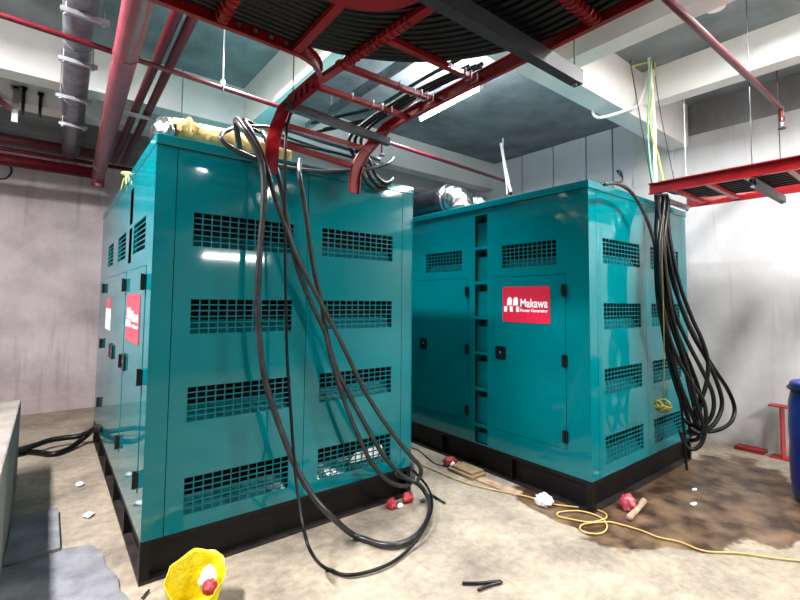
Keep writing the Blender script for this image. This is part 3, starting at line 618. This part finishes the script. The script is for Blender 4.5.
# strut hangers below the tray with rods to the ceiling
def strut_hanger(p, q, w, h, rods, label, zr=ZC, name='strut_hanger', m='strut', cat='hanger', group=None, rodr=.004):
    p, q = V(p), V(q); t = thing(name, label, cat, p, 0, group)
    d = (q-p)
    # open channel: web + two flanges
    bm = B(); up = V((0,0,1)); s = d.normalized().cross(up).normalized()
    beam(bm, -d*0, d, w, .006, up) if False else None
    beam(bm, V((0,0,-h/2))+s*(w/2-.003), d+V((0,0,-h/2))+s*(w/2-.003), .006, h)
    beam(bm, V((0,0,-.003)), d+V((0,0,-.003)), w-.012, .006); beam(bm, V((0,0,-h+.003)), d+V((0,0,-h+.003)), w-.012, .006)
    beam(bm, V((0,0,-h*.2))-s*(w/2-.003), d+V((0,0,-h*.2))-s*(w/2-.003), .006, h*.4-.006); beam(bm, V((0,0,-h*.84))-s*(w/2-.003), d+V((0,0,-h*.84))-s*(w/2-.003), .006, h*.3)
    obj('channel', bm, m, t)
    for f in rods:
        c = d*f
        bm = B(); tube(bm, [c+V((0,0,-h-.02)), c+V((0,0,zr-p.z-c.z*0-(c.z)))], rodr, 6); obj('rod', bm, 'zinc' if m == 'zinc' else 'strut', t)
        bm = B(); tube(bm, [c+V((0,0,-h-.014)), c+V((0,0,-h-.001))], .014, 6); obj('nut', bm, 'zinc', t)
    return t
strut_hanger((1.165,2.715,2.905),(2.01,2.715,2.85), .045, .055, (.06,), 'dark grey steel channel across the tray end above the left generator', zr=ZC)
strut_hanger((.95,1.345,ZT-.012),(2.36,1.345,ZT-.012), .06, .085, (.97,), 'wide dark grey steel channel crossing under the tray near the ceiling lamp', zr=ZC)

# cables bedded in the tray: fan round the corner from the branch to the main run
k = 0
for layer in range(2):
    for i in range(13 if layer == 0 else 12):
        f = (i + .5*layer)/12.0
        vv = 1.735+.455*f; uu = 1.375+.64*f
        a, b_ = uu-.86, vv-1.12
        z = ZT+.035+.021+layer*.034
        pts = [(-2.7,vv,z),(.2,vv,z),(.6,vv+.0,z)] + [(.86+a*math.cos(math.radians(q)), 1.12+b_*math.sin(math.radians(q)), z) for q in range(85,-1,-10)] + [(uu,.8,z),(uu,0,z),(uu,YF+.3,z)]
        bm = B(); tube(bm, catmull(pts, 4), .019, 7)
        tag(obj('power_cable', bm, 'rubber', smooth=True), 'black power cable in the packed bundle bending round the overhead red tray', 'cable', 'black cables packed in the overhead tray')
        k += 1

# ------------------------------------------------------------ loose cables on the left set
def cable(key, r, m, label, group=None, name='power_cable', cat='cable', zmin=None, seg=10):
    pts = [V(p) for p in PATHS[key]]
    pts = catmull(pts, 6)
    for p in pts:
        if p.z < r+.001: p.z = r+.001
    bm = B(); tube(bm, pts, r, seg)
    return tag(obj(name, bm, m, smooth=True), label, cat, group)
G = 'cables hanging down the left generator'
cable('A1', .019, 'rubber_dust', 'thickest grey-black cable, hanging leftmost and looping widest over the floor', G)
cable('A2', .010, 'rubber', 'thin black cable hanging straight from the tray end and curling across the floor', G)
cable('A3', .0165, 'rubber_dust', 'grey-black cable slanting down to the right and doubling back up after its loop', G)
cable('A4', .0155, 'rubber_dust', 'grey-black cable running close under the doubled one, ending behind the right corner', G)
cable('A5', .015, 'rubber_dust', 'grey-black cable ring coiled over the front edge of the left generator roof', G)
cable('A6', .011, 'rubber', 'slim black cable running from the coil peak to the tray end', G)
cable('A7', .011, 'rubber', 'slimmer black cable sagging onto the roof edge inside the coiled ring', G)
cable('T0', .014, 'rubber', 'leftmost black cable dropping off the tray end onto the roof', G)
cable('T1', .014, 'rubber', 'middle black cable dropping off the tray end onto the roof', G)
cable('T2', .014, 'rubber', 'rightmost black cable dropping off the tray end onto the roof', G)
cable('H1', .028, 'rubber', 'upper black hose from the concrete plinth to the side of the left generator', None, 'hose', 'hose')
cable('H2', .028, 'rubber', 'lower black hose lying on the floor beside the concrete plinth', None, 'hose', 'hose')

# ------------------------------------------------------------ tray and cables on the right set
t = thing('cable_tray', 'bright red cable ladder running along the right wall to the right generator', 'cable tray', (4.32,0,2.6))
UF = .86
bm = rail(B(), [(0,1.775,0),(0,-4,0)], .10, .008, .036, out=True); obj('side_rail', bm, 'red_tray', t)
bm = rail(B(), [(UF,-4,0),(UF,1.775,0)], .10, .008, .036, out=True); obj('side_rail', bm, 'red_tray', t)
v = 1.6
while v > -3.9:
    bm = B(); beam(bm, (.008,v,.024), (UF-.008,v,.024), .04, .028); obj('rung', bm, 'red_tray', t); v -= .27
strut_hanger((4.40,1.735,2.60),(5.10,1.735,2.60), .04, .04, (.97,), 'grey steel channel under the end of the right tray', zr=ZC, m='zinc')
strut_hanger((4.36,1.02,2.60),(5.30,1.02,2.60), .05, .06, (.0,.96), 'dark steel channel under the right tray near the barrel', zr=ZC)
strut_hanger((4.36,-.6,2.60),(5.30,-.6,2.60), .05, .06, (.0,.96), 'dark steel channel under the right tray, nearest the camera', zr=ZC)
for i in range(9):
    u = 4.40+.075*i
    pts = [(u,-4,2.66),(u+.01,0,2.66),(u+.02*math.sin(i),.9,2.655),(u+.02,1.5,2.66),(u*.4+4.42*.6,1.70,2.66)]
    bm = B(); tube(bm, catmull(pts,4), .018, 7)
    tag(obj('power_cable', bm, 'rubber', smooth=True), 'black cable lying in the bright red tray by the right wall', 'cable', 'cables in the right tray')
GB = 'cables hanging down the right generator'
lab = {
 'B1':'light grey cable arching from the right generator roof and down in front of the bundle',
 'B2':'outermost black cable loop bulging furthest towards the right wall',
 'B3':'second black loop counted inward from the one nearest the right wall',
 'B4':'third black loop counted inward from the one nearest the right wall',
 'B5':'black cable making the lowest loop, beside the bottom corner of the right generator',
 'B6':'black cable at the left edge of the bundle reaching the floor',
 'B9':'black cable that bends back inward halfway down the right side of the bundle'}
for key in ('B1','B2','B3','B4','B5','B6','B7','B8','B9','B10','B11','B12'):
    cable(key, .015 if key == 'B1' else (.010 if key == 'B6' else .0165), 'zinc' if False else ('rubber_dust' if key == 'B1' else 'rubber'), lab.get(key, 'black cable in the crowded middle of the right generator bundle'), GB)
cable('rope', .004, 'olive', 'thin olive yellow rope hanging over the right generator, above its knot', None, 'rope', 'rope', seg=6)
t = thing('rope_knot', 'ball of knotted olive yellow rope hanging at the end of a thin rope', 'rope', PATHS['knot'][0])
rnd = random.Random(5)
for k in range(6):
    a, b_ = rnd.random()*3.1, rnd.random()*3.1; pts = []
    ax = V((math.cos(a)*math.sin(b_), math.sin(a)*math.sin(b_), math.cos(b_))); o1 = ax.orthogonal().normalized(); o2 = ax.cross(o1); off = V([rnd.uniform(-.012,.012) for _ in range(3)])
    for q in range(17): pts.append(off + (o1*math.cos(q*math.pi/8)*.045 + o2*math.sin(q*math.pi/8)*(.04+.01*rnd.random())) + ax*.012*math.sin(q))
    bm = B(); tube(bm, pts, .011, 7, cap=False); obj('rope_turn', bm, 'olive', t, smooth=True)

# ------------------------------------------------------------ pipes
def pipe(name, pts, r, m, label, cat='pipe', group=None, parts=(), seg=16):
    t = thing(name, label, cat, pts[0], 0, group); o = V(pts[0])
    bm = B(); tube(bm, [V(p)-o for p in pts], r, seg); obj('pipe_run', bm, m, t, smooth=True)
    return t, o
def sprinkler(t, o, p, m='red_pipe'):
    p = V(p)-o
    bm = B(); tube(bm, catmull([p, p+V((.035,0,-.01)), p+V((.045,0,-.05)), p+V((.045,0,-.09))],4), .021, 10); obj('elbow', bm, m, t, smooth=True)
    bm = B(); lathe(bm, [(.024,0),(.024,.035)], 12, p+V((.045,0,-.125))); obj('coupling', bm, m, t)
    bm = B(); lathe(bm, [(.008,0),(.012,.04)], 10, p+V((.045,0,-.165))); hd = obj('sprinkler_head', bm, 'zinc', t)
    bm = B(); lathe(bm, [(.03,0),(.034,.004),(.006,.02)], 14, p+V((.045,0,-.195))); obj('deflector_plate', bm, 'strut', hd)
pa = V((-.318,3.65,3.352)); pb = V((4.68,3.65,3.165))
t, o = pipe('sprinkler_pipe', [(XL,3.65,3.44), pa, pb], .019, 'red_pipe', 'long red sprinkler pipe crossing the room in front of the far white beam')
bm = B(); tube(bm, [V((4.68,3.65,3.165))-o, V((4.70,3.65,3.14))-o, V((4.70,3.65,3.0))-o], .019, 12); obj('drop_elbow', bm, 'red_pipe', t, smooth=True)
for ux in (1.60, 2.62):
    zz = 3.352-(ux+.318)*.0374
    bm = B(); lathe(bm, [(.012,-.13),(.016,-.01)], 10, V((ux,3.65,zz))-o); obj('drop_nipple', bm, 'red_pipe', t)
    bm = B(); lathe(bm, [(.03,-.16),(.034,-.155),(.008,-.13)], 14, V((ux,3.65,zz))-o); obj('sprinkler_head', bm, 'zinc', t)
def hanger(x, y, zp, label, r=.024):
    t = thing('pipe_hanger', label, 'hanger', (x,y,zp))
    bm = B(); tube(bm, [(0,0,.05),(0,0,ZC-zp)], .006, 8); obj('rod', bm, 'white', t)
    bm = B(); tube(bm, [(0,r*math.cos(a),r*math.sin(a)) for a in [k*math.pi/8 for k in range(17)]], .006, 6, cap=False); obj('clamp', bm, 'zinc', t)
    bm = B(); lathe(bm, [(.014,.02),(.018,.03),(.018,.06),(.010,.07)], 10); obj('clamp_nut', bm, 'white', t)
hanger(1.03,3.65,3.302,'white hanger rod holding the long red sprinkler pipe above the left generator')
t, o = pipe('sprinkler_pipe', [(2.2,1.03,3.42),(2.81,1.03,3.40),(5.16,.988,3.40)], .024, 'red_pipe', 'dark red sprinkler pipe at upper right ending in a hanging sprinkler head')
sprinkler(t, o, (5.16,.988,3.40))
t, o = pipe('fire_pipe', [(.275,-3,3.2),(.275,1.5,3.2),(.40,5.7,3.2),(.44,6.93,3.2)], .073, 'pipe_dull', 'thickest dull red pipe running overhead to the far left corner')
for y in (3.33,6.4):
    bm = B(); tube(bm, [V((.275+.0297*(y-1.5),y,3.2))-o, V((.275+.0297*(y-1.5),y+.02,3.2))-o], .078, 20); obj('joint_ring', bm, 'pipe_dull', t, smooth=False)
bm = B(); tube(bm, catmull([V((.44,6.93,3.2))-o, V((.445,7.05,3.2))-o, V((.45,7.12,3.16))-o, V((.45,7.14,3.08))-o]), .075, 16); obj('elbow', bm, 'pipe_dull', t, smooth=True)
for (dx, nm) in ((.0,'left one of the two slim red pipes overhead, beside the thick dull one'),(.095,'right one of the two slim red pipes overhead, beside the thick dull one')):
    pipe('fire_pipe', [(.56+dx,-3,3.5),(.565+dx,0,3.5),(.588+dx,3.14,3.5),(.605+dx*1.15,5.1,3.5),(.63+dx*1.2,7.3,3.5)], .036, 'red_pipe', nm)
t = thing('pipe_clamp', 'galvanised bar clamping the two slim red pipes', 'clamp', PATHS['clampP45'][0])
bm = B(); d = V(PATHS['clampP45'][1])-V(PATHS['clampP45'][0]); beam(bm, (-.22,0,.0), (d.x*.9,d.y,0), .04, .03); obj('bar', bm, 'zinc', t)
for q in (.40,-.2):
    bm = B(); tube(bm, [(q,0,.0),(q,0,ZC-3.44)], .007, 6); obj('rod', bm, 'zinc', t)
bm = B(); tube(bm, [(.42,-.03,-.0),(.42,.03,-.0)], .045, 14); obj('clamp_cap', bm, 'zinc', t)
# low pipes along the back
lp = [(7.0,3.48,.062,'pipe_dull','upper dull red pipe along the back wall, ending by the thick pipe', .44),
      (7.0,3.225,.072,'red_pipe','lower bright red pipe along the back wall with a flanged end', .40),
      (7.05,3.365,.026,'red_pipe','thin red pipe along the back wall between the two thick ones', 1.2)]
for (y,z,r,m,lb,xe) in lp:
    t, o = pipe('fire_pipe', [(XL,y,z+.01),(xe,y,z)], r, m, lb)
    if r == .072:
        for q in (0,.045):
            bm = B(); tube(bm, [V((xe+q,y,z))-o, V((xe+q+.02,y,z))-o], r*1.32, 18); obj('flange', bm, 'zinc', t)
        bm = B(); tube(bm, [V((xe+.02,y,z))-o, V((xe+.045,y,z))-o], r*.9, 14); obj('gasket', bm, 'strut', t)
bm = B(); tube(bm, catmull([(.95,6.9,3.12),(.98,6.88,3.2),(1.05,6.87,3.25),(1.15,6.87,3.2),(1.18,6.95,3.02),(1.18,7.2,2.95),(1.18,7.98,2.95)]), .035, 12); tag(obj('fire_pipe', bm, 'red_pipe', smooth=True), 'short red pipe bend behind the rear corner of the left generator roof', 'pipe')
# round galvanised duct and its hangers
t, o = pipe('air_duct', [(.03,-3,3.47),(.079,3.375,3.47),(.137,6.503,3.47),(.15,7.9,3.47)], .094, 'duct', 'round galvanised duct running overhead on the left', 'duct', seg=24)
for y in (1.2,3.9,5.05,7.0):
    bm = B(); tube(bm, [V((.079+.0186*(y-3.375),y,3.47))-o, V((.079+.0186*(y-3.375),y+.03,3.47))-o], .098, 24); obj('joint_ring', bm, 'duct', t)
for k, wh in enumerate(('nearest the camera','second from the camera','third from the camera','furthest from the camera')):
    p, q = V(PATHS['dh%d'%k][0]), V(PATHS['dh%d'%k][1]); y = (p.y+q.y)/2
    strut_hanger((p.x-.01,y,3.374),(q.x+.01,y,3.374), .03, .03, (.12,.88), 'galvanised channel hanger under the round duct, '+wh, zr=(3.62 if False else ZC), m='zinc', group='duct hangers', rodr=.004)
# brackets hanging left of the duct
for (u,v,z0,z1,w,m,lb) in ((-.36,6.072,3.42,3.80,.05,'zinc','grey steel post dropping from the far beam to the red pipes at far left'),(-.30,6.082,3.52,3.82,.03,'black','short black post beside the grey one at far left'),(-.16,6.082,3.50,3.80,.03,'black','short black post on the far beam left of the duct')):
    t = thing('pipe_bracket', lb, 'bracket', (u,v,z0))
    bm = bxm(-w/2,w/2,-w/2,w/2,0,z1-z0); obj('post', bm, m, t); bm = bxm(-w*.9,w*.9,-w*.5,w*.55,z1-z0-.03,z1-z0); obj('foot_plate', bm, m, t)
    if m == 'zinc':
        bm = B(); beam(bm, (-.5,.9,-.1),(0,.0,.12), .04, .04) if False else None
        bm.free() if bm else None
        bm = B(); beam(bm, (-.35,0,.38-.02),(-.02,0,.12), .05, .05); obj('brace', bm, 'pipe_dull', t)
cable('wallloop', .012, 'black', 'black wire loop pinned on the back wall under the red pipes', None, 'wire', 'wire', seg=6)

# ------------------------------------------------------------ ceiling services
t = thing('cable_trunking', 'straight pale grey trunking under the ceiling beyond the tray', 'trunking', (2.52,2.35,3.8))
obj('trunk', bxm(-.04,.04,0,2.8,0,.06), 'zinc', t)
for y in (.5,2.2): obj('bracket', bxm(-.012,.012,y,y+.02,.06,ZC-3.8), 'zinc', t)
for i, (u, z) in enumerate(((2.37,3.42),(2.45,3.47),(2.30,3.50))):
    pts = [(u+.18,2.31,z+.02),(u+.1,2.8,z-.03),(u+.02,3.3,z-.10),(u-.06,3.8,z-.05),(u-.1,4.4,z+.05)]
    bm = B(); tube(bm, catmull(pts), .017, 8); tag(obj('power_cable', bm, 'rubber', smooth=True), ('lowest','middle','highest')[i]+' loose black cable sagging behind the tray near the lamp', 'cable')
# lamps
def tube_lamp(p, q, label, group='tube lamps', strength=None, rods=True):
    p, q = V(p), V(q); t = thing('tube_lamp', label, 'lamp', p, 0, group); d = q-p; u = d.normalized()
    bm = B(); beam(bm, V((0,0,.045)), d+V((0,0,.045)), .05, .045); obj('housing', bm, 'lampbody', t)
    bm = B(); tube(bm, [u*.03, d-u*.03], .016, 12); obj('tube', bm, 'tube', t, smooth=True)
    for f in (0,1):
        bm = B(); c = d*f; s = u*(.03 if f == 0 else -.03); tube(bm, [c, c+s], .019, 10); obj('end_cap', bm, 'white', t)
    if rods:
        for f in (.15,.85):
            bm = B(); c = d*f; tube(bm, [c+V((0,0,.065)), c+V((0,0,ZC-p.z))], .004, 6); obj('rod', bm, 'zinc', t)
    return t
tube_lamp((3.22,3.76,3.65),(3.17,2.79,3.65), 'lit fluorescent tube lamp hanging over the gap between the generators')

# conduits near the right beam
cable('cond1', .020, 'white', 'white flexible conduit dropping from the ceiling behind the right generator, left one of two', None, 'conduit', 'conduit')
cable('cond2', .009, 'white', 'thin straight conduit beside the flexible white one behind the right generator', None, 'conduit', 'conduit')
cable('hook', .014, 'white', 'white conduit running down the beam face and hooking under its soffit', None, 'conduit', 'conduit')
cable('vp', .017, 'white', 'straight white conduit dropping from the ceiling to the right tray end', None, 'conduit', 'conduit')
cable('vp2', .005, 'strut', 'thin dark rod slanting down left of the white conduit', None, 'rod', 'rod', seg=6)
cable('green', .007, 'green', 'pale green cable beside the straight white conduit', None, 'power_cable', 'cable', seg=6)
cable('yellow', .008, 'yellowc', 'yellow cable hanging across the beam to the right tray end', None, 'power_cable', 'cable', seg=6)
cable('thinc', .004, 'strut', 'thin dark wire hanging right of the yellow cable', None, 'wire', 'wire', seg=6)
cable('panelwire', .008, 'strut', 'grey wire twist sticking out of the panelled wall behind the right generator', None, 'wire', 'wire', seg=6)
for (y0,u0,lb) in ((.95,4.62,'steel hanger rod nearest the sprinkler head'),(.99,4.9,'steel hanger rod just right of the sprinkler pipe')):
    pass
bm = B(); lathe(bm, [(.07,0),(.07,.03),(.05,.035)], 16, (4.25,1.2,ZC-.036)); tag(obj('junction_box', bm, 'white', smooth=False), 'small round white junction box on the ceiling at upper right', 'junction box')
bm = B(); tube(bm, [(3.6,1.85,ZC-.012),(4.22,1.22,ZC-.012)], .009, 6) ; tag(obj('conduit', bm, 'white', smooth=True), 'white conduit on the ceiling leading to the round junction box', 'conduit')

# ------------------------------------------------------------ floor things
t = thing('concrete_plinth', 'low grey concrete plinth at the far left', 'plinth', (-.145,3.0,0))
bm = bxm(-2.6,0,-.9,2.0,0,.735); o = obj('block', bm, 'plinth', t); bv = o.modifiers.new('b','BEVEL'); bv.width = .012; bv.segments = 2
for nm, lb, z0, th in (('slab2','large grey cement board on the floor beside the plinth, nearer the camera',.0,.018),('slab1','smaller grey cement board propped further along the plinth side',.018,.02)):
    pts = [(p[0],p[1]) for p in PATHS[nm]]
    if nm == 'slab2':
        q = []
        for i,(a,b_) in enumerate(zip(pts, pts[1:]+pts[:1])):
            for k in range(6):
                f = k/6; x = a[0]+(b_[0]-a[0])*f; y = a[1]+(b_[1]-a[1])*f; n_ = noise.noise(V((x*9,y*9,0)))*.03 if i in (2,3) and x > 0 else 0
                q.append((x+n_, y+n_))
        pts = q
    else: z0 = .0195
    bm = B(); prism(bm, pts, z0+.0005, z0+th, lambda s,z,d: (s,z,d)); tag(obj('cement_board', bm, 'slab'), lb, 'board')

# yellow bag
bx, by = .655, 2.50
t = thing('plastic_bag', 'open crumpled yellow plastic bag at the foot of the left generator', 'bag', (bx,by,0))
bm = B(); N, Kk = 40, 12; rows = []
for k in range(Kk+1):
    f = k/Kk; row = []
    for i in range(N):
        a = 2*math.pi*i/N
        r = (.10+.046*f) * (1+.14*noise.noise(V((math.cos(a)*2.2, math.sin(a)*2.2, f*2))) + .015*math.sin(7*a+5*f))
        hgt = .185 + .06*math.sin(a+.3) + .02*noise.noise(V((math.cos(a)*2.5,math.sin(a)*2.5,5)))
        row.append(bm.verts.new((r*math.cos(a), r*.95*math.sin(a), .002+f*hgt*(1+.05*noise.noise(V((a*2,f*4,1)))))))
    rows.append(row)
for a, b_ in zip(rows, rows[1:]):
    for i in range(N): bm.faces.new((a[i],a[(i+1)%N],b_[(i+1)%N],b_[i]))
bm.faces.new(rows[0][::-1])
o = obj('bag_skin', bm, 'yellow_bag', t, smooth=True); sd = o.modifiers.new('s','SOLIDIFY'); sd.thickness = .003
c = crumple(.045,.035,.065, 8, .4, 4); bmesh.ops.translate(c, verts=c.verts, vec=(bx+.055,by-.01,.10)); tag(obj('rag', c, 'white_cloth', smooth=True), 'white crumpled paper inside the yellow bag', 'rag')
c = crumple(.035,.035,.04, 2, .3, 4); bmesh.ops.translate(c, verts=c.verts, vec=(bx+.045,by-.085,.12)); tag(obj('rag', c, 'red_cloth', smooth=True), 'small red crumpled scrap inside the yellow bag', 'rag')

def rag(key, dx, dy, s, m, label, seed, amp=.35, nm='rag', cat='rag'):
    p = PATHS[key][0]; c = crumple(*s, seed, amp, 3.2, 3); bmesh.ops.translate(c, verts=c.verts, vec=(p[0]+dx,p[1]+dy,.001)); return tag(obj(nm, c, m, smooth=True), label, cat)
rag('rag1', -.06,-.14,(.05,.035,.045),'red_cloth','red cloth wad against the base of the left generator, left one of the touching two',11,.45)
rag('rag1', .10,-.14,(.055,.035,.05),'red_cloth','red cloth wad at the base of the left generator, right one of the touching two',14,.45)
rag('rag1', .0,-.17,(.03,.02,.018),'white_cloth','white scrap between the two red cloth wads',12)
rag('ragB', -.07,0,(.08,.06,.05),'rust_cloth','rust red wrapper lying beside the base of the right generator',5)
rag('ragB', -.10,-.07,(.03,.025,.035),'white_cloth','tiny white scrap in front of the rust red wrapper',6)
rag('white', -.10,-.06,(.07,.075,.048),'white_cloth','white rag lying at the long side of the right generator base',4,.5)
rag('pink', .04,-.15,(.06,.06,.07),'pink','pink patterned rag at the near corner of the right generator base',9,.45)
p = V(PATHS['sticka'][0]); q = V(PATHS['stickb'][0]); bm = B(); tube(bm, [(3.42,1.60,.027),(3.60,1.62,.03),(3.80,1.66,.027)], .026, 9, rf=lambda f: .024+.005*math.sin(f*9)); tag(obj('wood_stick', bm, 'wood', smooth=True), 'stubby pale wooden stick in front of the pink rag', 'stick')
p = V(PATHS['card'][0])
t = thing('cardboard_piece', 'folded brown cardboard piece beside the right generator base, next to the rust red wrapper', 'cardboard', (p.x-.01,p.y,0), .0)
obj('flap', bxm(-.09,.07,-.14,.12,.03,.05), 'card', t); obj('folded_base', bxm(-.12,.06,-.17,.14,.001,.03), 'card', t)
bm = B(); beam(bm, (3.12,2.78,.008), (3.14,2.36,.008), .10, .014); tag(obj('wood_plank', bm, 'wood'), 'thin brown plank lying along the right generator base', 'plank')
cable('yrope', .0058, 'yrope', 'long yellow extension cord coiled and trailing across the floor on the right', None, 'extension_cord', 'cord', seg=7)
cable('thinwire', .005, 'black', 'thin black wire on the floor leading to the rust red wrapper', None, 'wire', 'wire', seg=6)
cable('stick', .009, 'black', 'short black cable scrap lying alone on the floor between the generators', None, 'cable_scrap', 'scrap', seg=7)
cable('cut1', .009, 'black', 'longer cable offcut of the crossing pair on the foreground floor', None, 'cable_scrap', 'scrap', seg=7)
cable('cut2', .008, 'black', 'shorter cable offcut of the crossing pair on the foreground floor', None, 'cable_scrap', 'scrap', seg=7)
cable('cut3', .006, 'black', 'small black stick just left of the yellow bag', None, 'cable_scrap', 'scrap', seg=6)
for (x,y,s,sd,m,lb) in ((4.55,.72,.055,21,'white_cloth','flat white scrap on the damp stain nearest the yellow cord'),(4.12,1.42,.03,22,'white_cloth','small white scrap on the damp stain in front of the right generator'),(4.45,1.52,.022,23,'white_cloth','tiny white scrap beneath the hanging bundle of the right generator')):
    c = crumple(s*1.6,s*.8,s*.2,sd,.5,3,2); bmesh.ops.translate(c, verts=c.verts, vec=(x,y,.001)); tag(obj('paper_scrap', c, m, smooth=True), lb, 'scrap')
for (x,y,sd,lb) in ((.30,4.05,31,'white scrap on the floor under the left generator side, nearer the camera'),(.28,4.75,32,'white scrap on the floor beside the left generator, further back')):
    c = crumple(.035,.05,.015,sd,.5,3,2); bmesh.ops.translate(c, verts=c.verts, vec=(x,y,.001)); tag(obj('paper_scrap', c, 'white_cloth', smooth=True), lb, 'scrap')

# barrel
t = thing('plastic_barrel', 'tall blue plastic barrel at the right edge', 'barrel', (5.03,.70,0))
obj('barrel_body', lathe(B(), [(.245,0),(.275,.03),(.285,.15),(.29,.30),(.285,.45),(.29,.60),(.285,.78),(.27,.86),(.262,.89)], 48), 'barrel', t, smooth=True)
obj('lid', lathe(B(), [(.268,.89),(.272,.90),(.272,.945),(.26,.96),(.22,.955),(.05,.955)], 48), 'barrel', t, smooth=True)
bm = B(); tube(bm, [(.277*math.cos(a),.277*math.sin(a),.905) for a in [k*math.pi/24 for k in range(49)]], .014, 8, cap=False); rg = obj('clamp_ring', bm, 'black', t, smooth=True)
bm = B(); tube(bm, catmull([(-.27,.06,.92),(-.26,.03,.96),(-.22,.0,.985),(-.2,-.05,1.0)]), .012, 8); obj('ring_lever', bm, 'black', rg, smooth=True)
# red steel beam offcut
t = thing('steel_stand', 'red steel profile standing on end by the right wall beside the barrel', 'steel profile', (6.05,1.25,0))
obj('web', bxm(-.02,.12,-.008,.008,.014,.53), 'rustred', t); obj('top_flange', bxm(-.03,.12,-.10,.10,.53,.545), 'rustred', t); obj('bottom_flange', bxm(-.03,.12,-.10,.10,0,.014), 'rustred', t)
bm = bxm(6.04,6.18,1.40,1.66,.001,.04); tag(obj('steel_plate', bm, 'rustred'), 'flat red steel plate on the floor against the right wall', 'plate')

# ------------------------------------------------------------ light
def area(name, loc, sx, sy, power, rot=(0,0,0), col=(1,1,1), spread=180):
    l = bpy.data.lights.new(name, 'AREA'); l.shape = 'RECTANGLE'; l.size = sx; l.size_y = sy; l.energy = power; l.color = col
    l.spread = math.radians(spread)
    o = bpy.data.objects.new(name, l); COL.objects.link(o); o.location = loc; o.rotation_euler = rot; return o
# fluorescent lamps: the one in view and its neighbours, plus two added fills
area('lamp_light_gap', (3.195,3.27,3.60), .12, .95, 55, (0,0,0), (.86,.93,1))
area('lamp_light_gap_up', (3.195,3.27,3.72), .12, .95, 22, (math.pi,0,0), (.9,.96,1))
area('lamp_light_over_tray', (1.4,3.6,3.85), .12, 1.2, 60, (0,0,0), (1,.99,.97), 115)
area('lamp_light_front', (3.7,.4,3.95), 1.2, .2, 130, (0,0,0), (1,.985,.96))
area('fill_light_right', (5.6,-1.2,3.9), .2, 1.2, 95, (0,0,0), (1,.985,.97))  # added fill to brighten the lower right wall
area('fill_light_behind', (2.6,-2.4,3.9), 1.2, .2, 200, (0,0,0), (1,.985,.96))  # added fill behind the camera to soften the front light
area('lamp_light_rear', (-1.2,2.9,3.9), .2, 1.2, 300, (0,0,0), (1,.95,.96))
area('lamp_light_wall', (3.3,-4.4,2.55), 1.4, .1, 22, (math.pi/2,0,0), (1,.99,.97))

w = bpy.data.worlds.new('w'); sc.world = w; w.use_nodes = True
w.node_tree.nodes['Background'].inputs[0].default_value = (.8,.88,1,1); w.node_tree.nodes['Background'].inputs[1].default_value = .0

# ------------------------------------------------------------ camera
cd = bpy.data.cameras.new('camera'); cam = bpy.data.objects.new('camera', cd); COL.objects.link(cam)
cd.sensor_width = 36; cd.sensor_fit = 'HORIZONTAL'; cd.lens = 445.878/800*36; cd.shift_y = -(300-275.348)/800; cd.clip_start = .02
R = V((0.7857880791509706, -0.6184160320499738, 0.009935087709413416)); U = V((-0.04328421669276025, -0.03896081943755861, 0.9983028253661552)); F = V((0.6169793928888728, 0.7848844920447338, 0.05738260100551501))
mt = Matrix((R, U, -F)).transposed().to_4x4(); mt.translation = V((0,0,1.6)); cam.matrix_world = mt
sc.camera = cam
sc.view_settings.view_transform = 'Standard'; sc.view_settings.look = 'None'; sc.view_settings.gamma = 1; sc.view_settings.exposure = 1.0
try: sc.view_settings.use_curve_mapping = False
except Exception: pass
